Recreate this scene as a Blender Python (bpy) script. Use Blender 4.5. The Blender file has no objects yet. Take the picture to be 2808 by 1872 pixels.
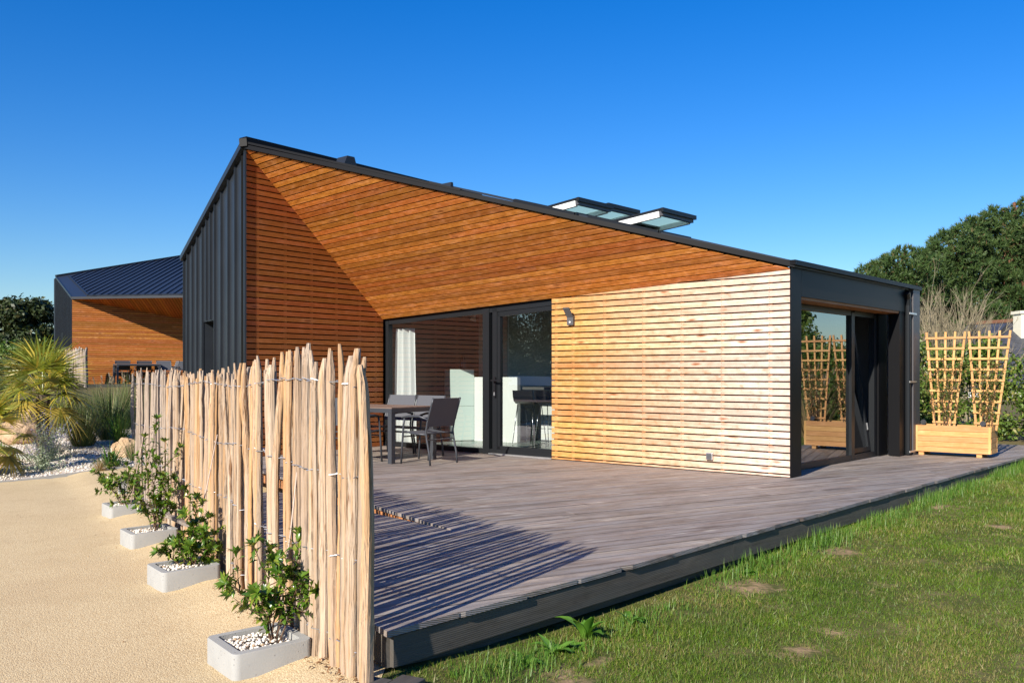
import bpy, bmesh, math, random
import numpy as np
from mathutils import Vector, Matrix, noise
R = math.radians
random.seed(7)
rng = np.random.default_rng(7)
scn = bpy.context.scene
COL = scn.collection

# ------------------------------------------------------------------ camera, sky, sun, exposure
CAM_H = 1.2                                   # eye height above the deck (deck top is z = 0)
cam_d = bpy.data.cameras.new('camera'); cam = bpy.data.objects.new('camera', cam_d); COL.objects.link(cam)
cam.location = (0, 0, CAM_H); cam.rotation_euler = (R(90), 0, 0)
cam_d.sensor_width = 36; cam_d.lens = 36 * 2515 / 2808
cam_d.shift_y = 88 / 2808; cam_d.clip_end = 2000; cam_d.clip_start = 0.05
scn.camera = cam
SUN_EL = 27.7
SUN_AZ = math.atan2(-.517, -.856)             # the sun stands behind the left shoulder
world = bpy.data.worlds.new('World'); scn.world = world; world.use_nodes = True
wn = world.node_tree; wn.nodes.clear()
sky = wn.nodes.new('ShaderNodeTexSky'); sky.sky_type = 'NISHITA'; sky.sun_disc = False
sky.sun_elevation = R(SUN_EL); sky.sun_rotation = SUN_AZ % (2 * math.pi)
sky.air_density = 1.3; sky.dust_density = 0.0; sky.ozone_density = 8.0; sky.altitude = 0
bg = wn.nodes.new('ShaderNodeBackground'); wo = wn.nodes.new('ShaderNodeOutputWorld')
bg.inputs['Strength'].default_value = 0.083
pol = wn.nodes.new('ShaderNodeHueSaturation'); pol.inputs['Saturation'].default_value = 1.26; pol.inputs['Hue'].default_value = .514
wn.links.new(sky.outputs[0], pol.inputs['Color']); wn.links.new(pol.outputs[0], bg.inputs[0]); wn.links.new(bg.outputs[0], wo.inputs[0])
sd = bpy.data.lights.new('sun', 'SUN'); sd.energy = 4.6; sd.angle = R(0.5); sd.color = (1, .93, .82)
sun = bpy.data.objects.new('sun', sd); COL.objects.link(sun)
ce = math.cos(R(SUN_EL))
SUN_DIR = Vector((math.sin(SUN_AZ) * ce, math.cos(SUN_AZ) * ce, math.sin(R(SUN_EL))))
sun.rotation_euler = (-SUN_DIR).to_track_quat('-Z', 'Y').to_euler()
scn.view_settings.view_transform = 'Standard'; scn.view_settings.look = 'None'
scn.view_settings.exposure = 0.85; scn.view_settings.gamma = 1
scn.render.engine = 'CYCLES'
scn.cycles.use_denoising = True
scn.cycles.max_bounces = 8; scn.cycles.transparent_max_bounces = 12
scn.cycles.caustics_reflective = False; scn.cycles.caustics_refractive = False
scn.cycles.sample_clamp_indirect = 6

# ------------------------------------------------------------------ helpers
F = 2515.0
def at(px, py, z):                            # ground point of a measured pixel at height z
    Y = (CAM_H - z) * F / (py - 1024.0)
    return Vector(((px - 1404) / F * Y, Y, z))
def atY(px, py, Y):                           # point of a measured pixel at depth Y
    return Vector(((px - 1404) / F * Y, Y, CAM_H + (1024 - py) / F * Y))

class MB:
    def __init__(s): s.v, s.f, s.uv = [], [], []
    def face(s, pts, uvs=None):
        i = len(s.v); s.v += [tuple(p) for p in pts]; s.f.append(tuple(range(i, i + len(pts))))
        s.uv += list(uvs) if uvs else [(p[0], p[1]) for p in pts]
    def prism(s, base, ext, e1=None, e2=None, ou=0, ov=0):
        """base polygon (3d, counter-clockwise seen from the side ext points to) extruded by ext; closed, one island"""
        base = [Vector(p) for p in base]; ext = Vector(ext); n = len(base); i = len(s.v)
        if e1 is None: e1 = (base[1] - base[0]).normalized()
        if e2 is None: e2 = ext.normalized().cross(e1)
        top = [p + ext for p in base]
        s.v += [tuple(p) for p in base] + [tuple(p) for p in top]
        th = ext.length
        uvb = [(p.dot(e1) + ou, p.dot(e2) + ov) for p in base]
        s.f.append(tuple(range(i + n, i + 2 * n))); s.uv += uvb
        s.f.append(tuple(range(i + n - 1, i - 1, -1))); s.uv += uvb[::-1]
        for k in range(n):
            j = (k + 1) % n
            s.f.append((i + k, i + j, i + n + j, i + n + k))
            a, b = uvb[k], uvb[j]
            s.uv += [a, b, (b[0], b[1] + th), (a[0], a[1] + th)]
    def box(s, c, ax, ay, az, dx, dy, dz, ou=None, ov=None):
        c, ax, ay, az = Vector(c), Vector(ax), Vector(ay), Vector(az)
        ou = random.uniform(0, 50) if ou is None else ou; ov = random.uniform(0, 50) if ov is None else ov
        if ax.cross(ay).dot(az) < 0: ay = -ay
        b = [c - ax * dx / 2 - ay * dy / 2 - az * dz / 2, c + ax * dx / 2 - ay * dy / 2 - az * dz / 2,
             c + ax * dx / 2 + ay * dy / 2 - az * dz / 2, c - ax * dx / 2 + ay * dy / 2 - az * dz / 2]
        s.prism(b, az * dz, ax, ay, ou, ov)
    def abox(s, x0, x1, y0, y1, z0, z1):
        s.box(((x0 + x1) / 2, (y0 + y1) / 2, (z0 + z1) / 2), (1, 0, 0), (0, 1, 0), (0, 0, 1), x1 - x0, y1 - y0, z1 - z0)
    def beam(s, a, b, up, w, t):
        """square bar from a to b; w across, t along up"""
        a, b, up = Vector(a), Vector(b), Vector(up)
        d = (b - a); L = d.length; d.normalize(); side = d.cross(up).normalized(); u = side.cross(d).normalized()
        s.box((a + b) / 2, d, side, u, L, w, t)
    def tube(s, pts, r, n=8, cap=True):
        pts = [Vector(p) for p in pts]; m = len(pts)
        rr = r if hasattr(r, '__len__') else [r] * m
        i0 = len(s.v); u = 0.0; ou = random.uniform(0, 30)
        prev = None; us = []
        for k in range(m):
            t = (pts[min(k + 1, m - 1)] - pts[max(k - 1, 0)]).normalized()
            if prev is None:
                a = Vector((0, 0, 1)) if abs(t.z) < .9 else Vector((1, 0, 0))
                x = t.cross(a).normalized()
            else:
                x = (prev - t * prev.dot(t)).normalized()
            prev = x; y = t.cross(x)
            if k: u += (pts[k] - pts[k - 1]).length
            us.append(u)
            for q in range(n):
                an = 2 * math.pi * q / n
                s.v.append(tuple(pts[k] + (x * math.cos(an) + y * math.sin(an)) * rr[k]))
        for k in range(m - 1):
            for q in range(n):
                p = (q + 1) % n
                s.f.append((i0 + k * n + q, i0 + k * n + p, i0 + (k + 1) * n + p, i0 + (k + 1) * n + q))
                s.uv += [(us[k] + ou, q / n * .1), (us[k] + ou, (q + 1) / n * .1), (us[k + 1] + ou, (q + 1) / n * .1), (us[k + 1] + ou, q / n * .1)]
        if cap:
            s.f.append(tuple(i0 + q for q in range(n - 1, -1, -1))); s.uv += [(0, 0)] * n
            s.f.append(tuple(i0 + (m - 1) * n + q for q in range(n))); s.uv += [(0, 0)] * n
    def lathe(s, c, prof, n=16, ax=(0, 0, 1)):
        c = Vector(c); i0 = len(s.v); q4 = Vector((0, 0, 1)).rotation_difference(Vector(ax))
        for (r, z) in prof:
            for k in range(n):
                an = 2 * math.pi * k / n
                s.v.append(tuple(c + q4 @ Vector((r * math.cos(an), r * math.sin(an), z))))
        for j in range(len(prof) - 1):
            for k in range(n):
                p = (k + 1) % n
                s.f.append((i0 + j * n + k, i0 + j * n + p, i0 + (j + 1) * n + p, i0 + (j + 1) * n + k)); s.uv += [(0, 0)] * 4
    def build(s, name, mat, parent=None, smooth=False, bevel=0):
        me = bpy.data.meshes.new(name)
        me.from_pydata(s.v, [], s.f); me.update()
        ul = me.uv_layers.new(name='UVMap')
        ul.data.foreach_set('uv', np.array(s.uv, dtype=np.float32).ravel())
        me.materials.append(mat)
        if smooth: me.polygons.foreach_set('use_smooth', [True] * len(me.polygons))
        o = bpy.data.objects.new(name, me); COL.objects.link(o)
        if parent is not None:
            o.parent = parent; o.matrix_parent_inverse = parent.matrix_world.inverted()
        if bevel:
            b = o.modifiers.new('bevel', 'BEVEL'); b.width = bevel; b.segments = 2; b.limit_method = 'ANGLE'
        return o

def mesh_np(name, v, f, mat, parent=None, smooth=False):
    """v: N x 3, f: M x k all faces of k corners"""
    v = np.asarray(v, np.float32); f = np.asarray(f, np.int32); k = f.shape[1]
    me = bpy.data.meshes.new(name)
    me.vertices.add(len(v)); me.vertices.foreach_set('co', v.ravel())
    me.loops.add(f.size); me.loops.foreach_set('vertex_index', f.ravel())
    me.polygons.add(len(f)); me.polygons.foreach_set('loop_start', np.arange(0, f.size, k, dtype=np.int32))
    me.update(calc_edges=True); me.validate()
    me.materials.append(mat)
    if smooth: me.polygons.foreach_set('use_smooth', [True] * len(me.polygons))
    o = bpy.data.objects.new(name, me); COL.objects.link(o)
    if parent is not None:
        o.parent = parent; o.matrix_parent_inverse = parent.matrix_world.inverted()
    return o

def tag(o, label=None, cat=None, group=None, kind=None):
    if label: o['label'] = label
    if cat: o['category'] = cat
    if group: o['group'] = group
    if kind: o['kind'] = kind
    return o
def thing(name, loc, label, cat, group=None, rz=0):
    o = bpy.data.objects.new(name, None); COL.objects.link(o)
    o.location = loc; o.rotation_euler = (0, 0, rz); o.empty_display_size = .1
    o.matrix_world = Matrix.Translation(Vector(loc)) @ Matrix.Rotation(rz, 4, 'Z')
    return tag(o, label, cat, group)
def kids(o): return [c for c in bpy.data.objects if c.parent == o]
def copy_tree(o, parent=None):
    c = o.copy(); COL.objects.link(c)
    if parent is not None: c.parent = parent
    for ch in kids(o): copy_tree(ch, c)
    return c

# ------------------------------------------------------------------ materials
class NT:
    def __init__(s, name):
        s.m = bpy.data.materials.new(name); s.m.use_nodes = True; s.t = s.m.node_tree; s.t.nodes.clear()
        s.out = s.t.nodes.new('ShaderNodeOutputMaterial')
    def n(s, typ, inp=None, **kw):
        nd = s.t.nodes.new('ShaderNode' + typ)
        for k, v in kw.items(): setattr(nd, k, v)
        for k, v in (inp or {}).items():
            if hasattr(v, 'is_linked') or isinstance(v, bpy.types.NodeSocket): s.t.links.new(v, nd.inputs[k])
            else: nd.inputs[k].default_value = v
        return nd
    def link(s, a, b): s.t.links.new(a, b)
    def math(s, op, a, b=0.0, c=0.0, clamp=False):
        return s.n('Math', {0: a, 1: b, 2: c}, operation=op, use_clamp=clamp).outputs[0]
    def mix(s, f, a, b, blend='MIX'):
        nd = s.t.nodes.new('ShaderNodeMix'); nd.data_type = 'RGBA'; nd.blend_type = blend
        for k, v in ((0, f), (6, a), (7, b)):
            if isinstance(v, bpy.types.NodeSocket): s.t.links.new(v, nd.inputs[k])
            else: nd.inputs[k].default_value = v if k == 0 else (*v, 1) if len(v) == 3 else v
        return nd.outputs[2]
    def ramp(s, f, stops):
        nd = s.t.nodes.new('ShaderNodeValToRGB'); cr = nd.color_ramp
        while len(cr.elements) < len(stops): cr.elements.new(.5)
        for e, (p, c) in zip(cr.elements, stops):
            e.position = p; e.color = (c, c, c, 1) if not hasattr(c, '__len__') else (*c, 1)
        s.link(f, nd.inputs[0]); return nd.outputs[0]
    def bsdf(s, **kw):
        nd = s.t.nodes.new('ShaderNodeBsdfPrincipled')
        for k, v in kw.items():
            key = {'color': 'Base Color', 'rough': 'Roughness', 'metal': 'Metallic', 'spec': 'Specular IOR Level', 'normal': 'Normal',
                   'emit': 'Emission Color', 'emits': 'Emission Strength', 'coat': 'Coat Weight', 'trans': 'Transmission Weight'}[k]
            if isinstance(v, bpy.types.NodeSocket): s.link(v, nd.inputs[key])
            else: nd.inputs[key].default_value = (*v, 1) if hasattr(v, '__len__') and len(v) == 3 else v
        s.link(nd.outputs[0], s.out.inputs[0]); return nd
    def noise(s, vec, scale, detail=3, rough=.55, dist=0.0):
        i = {'Scale': scale, 'Detail': detail, 'Roughness': rough, 'Distortion': dist}
        if vec is not None: i['Vector'] = vec
        return s.n('TexNoise', i).outputs[0]
    def bump(s, h, strength=.3, dist=.01, normal=None):
        i = {'Height': h, 'Strength': strength, 'Distance': dist}
        if normal is not None: i['Normal'] = normal
        return s.n('Bump', i).outputs[0]

def plain(name, col, rough=.5, metal=0, spec=.5, var=.12, scale=6, bump=0.0):
    t = NT(name); tc = t.n('TexCoord').outputs['Object']
    nz = t.noise(tc, scale, 4)
    c = t.mix(t.math('MULTIPLY', nz, 1.0), tuple(x * (1 - var) for x in col), tuple(min(1, x * (1 + var)) for x in col))
    kw = dict(color=c, rough=rough, metal=metal, spec=spec)
    if bump: kw['normal'] = t.bump(t.noise(tc, scale * 20, 3), bump, .004)
    t.bsdf(**kw); return t.m

def wood(name, light, dark, knot, rough=.55, along=1.0, across=26, var=.25, bump=.25, groove=0.0, bleach=None, knots=True, grey=None, spec=.35, stain=.0, knot_amt=1.0, blotch=.35, gdark=.35):
    """boards whose UV runs along (u, metres) and across (v, metres); each board is an island"""
    t = NT(name)
    uv = t.n('UVMap').outputs[0]; rnd = t.n('NewGeometry').outputs['Random Per Island']
    sep = t.n('SeparateXYZ', {0: uv})
    u, v = sep.outputs[0], sep.outputs[1]
    w = t.math('MULTIPLY', rnd, 37.0)
    warp = t.noise(t.n('CombineXYZ', {0: t.math('MULTIPLY', u, 1.3), 1: t.math('MULTIPLY', v, 5), 2: w}).outputs[0], 1.5, 2)
    vw = t.math('ADD', v, t.math('MULTIPLY', t.math('SUBTRACT', warp, .5), .035))
    g1 = t.noise(t.n('CombineXYZ', {0: t.math('MULTIPLY', u, along), 1: t.math('MULTIPLY', vw, across), 2: w}).outputs[0], 2.2, 5, .6)
    g2 = t.noise(t.n('CombineXYZ', {0: t.math('MULTIPLY', u, along * 4), 1: t.math('MULTIPLY', vw, across * 5), 2: w}).outputs[0], 2.5, 3, .6)
    g = t.math('ADD', t.math('MULTIPLY', g1, .7), t.math('MULTIPLY', g2, .3))
    f = t.ramp(g, [(.34, 0.0), (.64, 1.0)])
    c = t.mix(f, dark, light)
    # board to board tone
    tone = t.math('ADD', t.math('MULTIPLY', rnd, 2 * var), 1 - var)
    hsv = t.n('HueSaturation', {'Value': tone, 'Color': c, 'Hue': t.math('ADD', t.math('MULTIPLY', t.math('FRACT', t.math('MULTIPLY', rnd, 7.13)), .016), .492)}).outputs[0]
    c = hsv
    if bleach is not None:                     # (object-space direction, start, end, colour): boards bleached by years of sun
        dr, a, b, bc, amt = bleach
        pos = t.n('NewGeometry').outputs['Position']
        dp = t.n('VectorMath', {0: pos, 1: dr}, operation='DOT_PRODUCT').outputs['Value']
        k = t.n('MapRange', {0: dp, 1: a, 2: b, 3: 0.0, 4: amt}).outputs[0]
        k = t.math('MULTIPLY', k, t.math('ADD', .7, t.math('MULTIPLY', g, .5)))
        pale = t.mix(f, tuple(x * .80 for x in bc), bc); c = t.mix(k, c, t.n('HueSaturation', {'Value': t.math('ADD', .88, t.math('MULTIPLY', rnd, .22)), 'Color': pale}).outputs[0])
    if knots:
        kv = t.n('TexVoronoi', {'Vector': t.n('CombineXYZ', {0: t.math('MULTIPLY', u, 2.1), 1: t.math('MULTIPLY', v, 9.0), 2: w}).outputs[0], 'Scale': 1.0}, feature='F1')
        d = kv.outputs['Distance']
        k1 = t.ramp(t.math('ADD', d, t.math('MULTIPLY', t.math('SUBTRACT', g2, .5), .22)), [(.06, 1.0), (.20, 0.0)])
        halo = t.ramp(t.math('ADD', d, t.math('MULTIPLY', t.math('SUBTRACT', g1, .5), .5)), [(.16, 1.0), (.50, 0.0)])
        sel = t.math('GREATER_THAN', t.n('SeparateColor', {0: kv.outputs['Color']}).outputs[0], .38)
        c = t.mix(t.math('MULTIPLY', t.math('MULTIPLY', halo, sel), .55 * knot_amt), c, t.n('HueSaturation', {'Value': 1.28, 'Saturation': .92, 'Color': c}).outputs[0])
        c = t.mix(t.math('MULTIPLY', t.math('MULTIPLY', k1, sel), .8 * knot_amt), c, knot)
    bl = t.noise(t.n('CombineXYZ', {0: t.math('MULTIPLY', u, 5.5), 1: t.math('MULTIPLY', v, 9), 2: w}).outputs[0], 1.6, 4, .6)
    c = t.mix(t.ramp(bl, [(.50, 0.0), (.72, blotch)]), c, t.n('HueSaturation', {'Value': 1.35, 'Saturation': .9, 'Color': c}).outputs[0])
    c = t.mix(t.ramp(bl, [(.26, blotch), (.46, 0.0)]), c, tuple(x * .7 for x in dark))
    if stain:
        big = t.noise(t.n('TexCoord').outputs['Object'], 1.1, 4)
        c = t.mix(t.math('MULTIPLY', t.ramp(big, [(.45, 0.0), (.7, 1.0)]), stain), c, tuple(x * .55 for x in dark))
    if grey is not None:
        gn = t.noise(t.n('CombineXYZ', {0: t.math('MULTIPLY', u, .9), 1: t.math('MULTIPLY', v, 6), 2: w}).outputs[0], 2.0, 4)
        c = t.mix(t.ramp(gn, [(.38, 0.0), (.66, .85)]), c, grey)
    h = g
    if groove:
        wv = t.math('SINE', t.math('MULTIPLY', v, 2 * math.pi / groove))
        h = t.math('ADD', t.math('MULTIPLY', wv, .55), t.math('MULTIPLY', g, .6))
        dk = t.ramp(wv, [(0.0, 1.0), (.45, 0.0)])
        c = t.mix(t.math('MULTIPLY', dk, gdark), c, tuple(x * .35 for x in dark))
    t.bsdf(color=c, rough=t.math('ADD', rough - .1, t.math('MULTIPLY', g, .2)), spec=spec, normal=t.bump(h, bump, .004))
    return t.m

def leaf_mat(name, c1, c2, c3=None, rough=.45, trans=.25, spec=.5, p3=.12):
    t = NT(name); rnd = t.n('NewGeometry').outputs['Random Per Island']
    c = t.mix(rnd, c1, c2)
    if c3 is not None:
        c = t.mix(t.math('GREATER_THAN', t.math('FRACT', t.math('MULTIPLY', rnd, 13.7)), 1 - p3), c, c3)
    b = t.n('BsdfPrincipled', {'Base Color': c, 'Roughness': rough, 'Specular IOR Level': spec})
    tr = t.n('BsdfTranslucent', {'Color': t.mix(1.0, c, (1.0, 1.0, .45), 'MULTIPLY')})
    mx = t.n('MixShader', {0: trans, 1: b.outputs[0], 2: tr.outputs[0]})
    t.link(mx.outputs[0], t.out.inputs[0]); return t.m

def glass_mat(name, f0=.10, tint=(.90, .95, .93)):
    """thin double glazing: reflects more at grazing angles, the same from both sides"""
    t = NT(name); g = t.n('NewGeometry')
    c = t.math('ABSOLUTE', t.n('VectorMath', {0: g.outputs['Normal'], 1: g.outputs['Incoming']}, operation='DOT_PRODUCT').outputs['Value'])
    p5 = t.math('POWER', t.math('SUBTRACT', 1.0, c, clamp=True), 5.0)
    fr = t.math('ADD', f0, t.math('MULTIPLY', p5, 1 - f0), clamp=True)
    tr = t.n('BsdfTransparent', {'Color': (*tint, 1)})
    gl = t.n('BsdfGlossy', {'Roughness': 0.0, 'Color': (.95, .97, 1, 1)})
    mx = t.n('MixShader', {0: fr, 1: tr.outputs[0], 2: gl.outputs[0]})
    t.link(mx.outputs[0], t.out.inputs[0]); return t.m

def milky():  # skylight panes get a pale mint translucent colour instead of clear glass
    t = NT('pale mint skylight pane'); b = t.n('BsdfPrincipled', {'Base Color': (.60, .76, .74, 1), 'Roughness': .1})
    tr = t.n('BsdfTranslucent', {'Color': (.62, .80, .78, 1)}); mx = t.n('MixShader', {0: .8, 1: b.outputs[0], 2: tr.outputs[0]})
    t.link(mx.outputs[0], t.out.inputs[0]); return t.m
D1 = Vector((-.750, .661, 0)); D2 = Vector((.661, .750, 0))      # along the front wall (leftwards) / along the right facade
M = {}
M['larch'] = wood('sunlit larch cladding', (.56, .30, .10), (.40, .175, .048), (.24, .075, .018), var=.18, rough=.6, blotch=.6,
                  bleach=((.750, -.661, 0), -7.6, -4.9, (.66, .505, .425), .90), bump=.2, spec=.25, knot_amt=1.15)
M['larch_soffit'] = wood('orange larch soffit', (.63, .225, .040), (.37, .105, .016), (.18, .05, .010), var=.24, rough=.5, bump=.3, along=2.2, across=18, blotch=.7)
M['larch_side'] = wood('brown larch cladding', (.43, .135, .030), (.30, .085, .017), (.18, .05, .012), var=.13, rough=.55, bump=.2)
M['larch_far'] = wood('far larch cladding', (.52, .19, .036), (.36, .11, .018), (.2, .06, .012), var=.2, rough=.6)
M['batten'] = wood('larch batten', (.48, .22, .08), (.36, .15, .05), (.25, .1, .03), var=.1)
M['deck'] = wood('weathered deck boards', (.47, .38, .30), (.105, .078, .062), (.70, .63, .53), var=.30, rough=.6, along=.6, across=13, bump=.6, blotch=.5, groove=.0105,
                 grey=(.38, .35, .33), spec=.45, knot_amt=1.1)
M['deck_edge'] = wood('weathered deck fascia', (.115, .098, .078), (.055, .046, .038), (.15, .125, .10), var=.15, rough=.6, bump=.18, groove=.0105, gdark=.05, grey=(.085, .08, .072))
M['pine'] = wood('treated pine', (.60, .335, .125), (.46, .225, .07), (.26, .11, .03), var=.12, rough=.55, bump=.15)
M['table_slat'] = wood('grey brown table slats', (.22, .15, .115), (.14, .095, .075), (.1, .07, .06), var=.15, knots=False)
M['black'] = plain('black membrane', (.006, .006, .006), .9, var=.1, spec=.1)
M['zinc'] = plain('anthracite zinc', (.021, .025, .031), .42, .1, .35, .30, 1.6)
M['facade_metal'] = plain('black brown coated metal', (.0085, .0085, .0095), .38, 0, .10, .1, 3)
M['zinc_roof'] = plain('anthracite zinc roof', (.026, .031, .040), .42, .2, .5, .12, 1.4)
M['alu'] = plain('anthracite aluminium frame', (.012, .0135, .0155), .38, 0, .3, .08, 3)
M['alu_grey'] = plain('anthracite painted pipe', (.075, .072, .078), .45, .1, .5, .06, 3)
M['alu_light'] = plain('bare aluminium', (.62, .62, .62), .35, .8, .5, .05, 5)
M['chair_metal'] = plain('grey chair metal', (.052, .056, .065), .42, .2, .5, .06, 5)
M['chair_mesh'] = plain('grey chair mesh', (.088, .092, .104), .75, 0, .3, .1, 60, .3)
M['steel'] = plain('chrome steel', (.6, .6, .6), .15, 1, .5, .02, 5)
M['wire'] = plain('galvanised wire', (.42, .43, .45), .45, .75, .5, .1, 30)
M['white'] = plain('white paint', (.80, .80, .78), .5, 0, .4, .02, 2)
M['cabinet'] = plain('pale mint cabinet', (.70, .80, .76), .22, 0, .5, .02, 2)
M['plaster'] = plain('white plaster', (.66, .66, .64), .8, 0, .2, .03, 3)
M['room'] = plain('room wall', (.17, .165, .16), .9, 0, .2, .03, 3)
M['tile'] = plain('grey green floor tile', (.17, .21, .19), .25, 0, .5, .12, 4)
M['curtain'] = plain('white curtain', (.74, .74, .74), .85, 0, .1, .04, 3)
M['black_gloss'] = plain('black plastic', (.012, .012, .014), .25, 0, .5, .1, 3)
M['stone_top'] = plain('dark speckled worktop', (.11, .105, .10), .3, 0, .5, .5, 160)
M['glass'] = glass_mat('window glass', .24)
M['glass_facade'] = glass_mat('facade glass', .32, (.40, .45, .47))
M['glass_roof'] = milky()
M['grey_plastic'] = plain('grey plastic', (.085, .085, .09), .45, 0, .4, .05, 3)
M['bark'] = plain('grey brown bark', (.10, .075, .055), .9, 0, .2, .4, 9, .8)
M['pine_bark'] = plain('reddish pine bark', (.16, .075, .045), .9, 0, .2, .4, 6, .8)
M['lichen'] = plain('lichen covered twigs', (.25, .21, .135), .9, 0, .2, .4, 8)
M['cane'] = plain('bamboo cane', (.50, .38, .30), .5, 0, .4, .15, 14)
M['stem'] = plain('brown stem', (.10, .055, .03), .7, 0, .3, .2, 20)

def concrete():
    t = NT('cast concrete'); tc = t.n('TexCoord').outputs['Object']
    c = t.mix(t.noise(tc, 7, 5), (.29, .285, .265), (.40, .395, .37))
    vor = t.n('TexVoronoi', {'Vector': tc, 'Scale': 42.0}); hole = t.ramp(vor.outputs['Distance'], [(.10, 1.0), (.17, 0.0)])
    pick = t.math('GREATER_THAN', t.n('SeparateColor', {0: vor.outputs['Color']}).outputs[0], .62)
    hole = t.math('MULTIPLY', hole, pick)
    c = t.mix(t.math('MULTIPLY', hole, .75), c, (.16, .15, .14))
    h = t.math('SUBTRACT', t.math('MULTIPLY', t.noise(tc, 120, 3), .4), hole)
    t.bsdf(color=c, rough=.85, spec=.25, normal=t.bump(h, .4, .006)); return t.m
M['concrete'] = concrete()

def path_mat():
    t = NT('sand coloured resin gravel'); tc = t.n('NewGeometry').outputs['Position']
    big = t.noise(tc, .55, 4); fine = t.noise(tc, 60, 3); vor = t.n('TexVoronoi', {'Vector': tc, 'Scale': 130.0})
    vs = t.n('SeparateColor', {0: vor.outputs['Color']}).outputs[0]
    c = t.mix(vs, (.55, .40, .215), (.725, .59, .36))
    c = t.mix(t.ramp(fine, [(.50, 0.0), (.72, .45)]), c, (.40, .28, .15))
    c = t.mix(t.ramp(big, [(.40, 0.0), (.70, .40)]), c, (.50, .36, .20))
    c = t.mix(t.ramp(t.noise(tc, 2.6, 5, .65), [(.50, 0.0), (.72, .35)]), c, (.46, .33, .18))
    h = t.math('ADD', t.math('MULTIPLY', vor.outputs['Distance'], -1.0), t.math('MULTIPLY', fine, .8))
    t.bsdf(color=c, rough=.9, spec=.15, normal=t.bump(h, .55, .006)); return t.m
def gravel_mat():
    t = NT('white gravel'); tc = t.n('NewGeometry').outputs['Position']
    vor = t.n('TexVoronoi', {'Vector': tc, 'Scale': 26.0}); vs = t.n('SeparateColor', {0: vor.outputs['Color']}).outputs[0]
    c = t.mix(vs, (.50, .41, .32), (.78, .71, .63))
    c = t.mix(t.ramp(vor.outputs['Distance'], [(.45, 0.0), (.85, .6)]), c, (.25, .18, .12))
    t.bsdf(color=c, rough=.85, spec=.2, normal=t.bump(t.math('MULTIPLY', vor.outputs['Distance'], -1.0), .5, .012)); return t.m
PATCH = [(2070, 1588, .23), (2268, 1697, .13), (2190, 1745, .17), (1570, 1818, .20), (1640, 1772, .13), (2300, 1500, .17), (2585, 1393, .22), (2735, 1440, .15), (1925, 1655, .10)]
def lawn_mat():
    t = NT('lawn soil'); tc = t.n('NewGeometry').outputs['Position']
    big = t.noise(tc, .8, 4); fine = t.noise(tc, 30, 4); mid = t.noise(tc, 5, 3)
    c = t.mix(t.ramp(big, [(.35, 0.0), (.65, 1.0)]), (.050, .068, .014), (.13, .115, .042))
    c = t.mix(t.ramp(fine, [(.45, 0.0), (.65, .7)]), c, (.085, .11, .022))
    c = t.mix(t.ramp(mid, [(.52, 0.0), (.7, .55)]), c, (.25, .185, .095))
    for (px, py, r) in PATCH:
        q = at(px, py, -.2)
        d = t.n('VectorMath', {0: tc, 1: tuple(q)}, operation='DISTANCE').outputs['Value']
        k = t.math('ADD', d, t.math('MULTIPLY', t.math('SUBTRACT', t.noise(tc, 6, 5, .65), .5), r * 3.2))
        c = t.mix(t.ramp(t.math('DIVIDE', k, r), [(.25, .9), (1.0, 0.0)]), c, (.36, .24, .135))
    t.bsdf(color=c, rough=.95, spec=.1, normal=t.bump(fine, .6, .02)); return t.m
def soil_mat():
    t = NT('earth'); tc = t.n('NewGeometry').outputs['Position']
    c = t.mix(t.noise(tc, .3, 5), (.20, .14, .075), (.10, .11, .035))
    t.bsdf(color=c, rough=.95, spec=.1); return t.m
def slate_mat():
    t = NT('slate roofing'); uv = t.n('UVMap').outputs[0]
    br = t.n('TexBrick', {'Vector': uv, 'Color1': (.045, .048, .06, 1), 'Color2': (.075, .08, .095, 1), 'Mortar': (.018, .018, .022, 1), 'Scale': 1.0,
                          'Mortar Size': .012, 'Brick Width': .24, 'Row Height': .16})
    t.bsdf(color=br.outputs[0], rough=.5, normal=t.bump(br.outputs['Fac'], -.4, .02)); return t.m
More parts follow.
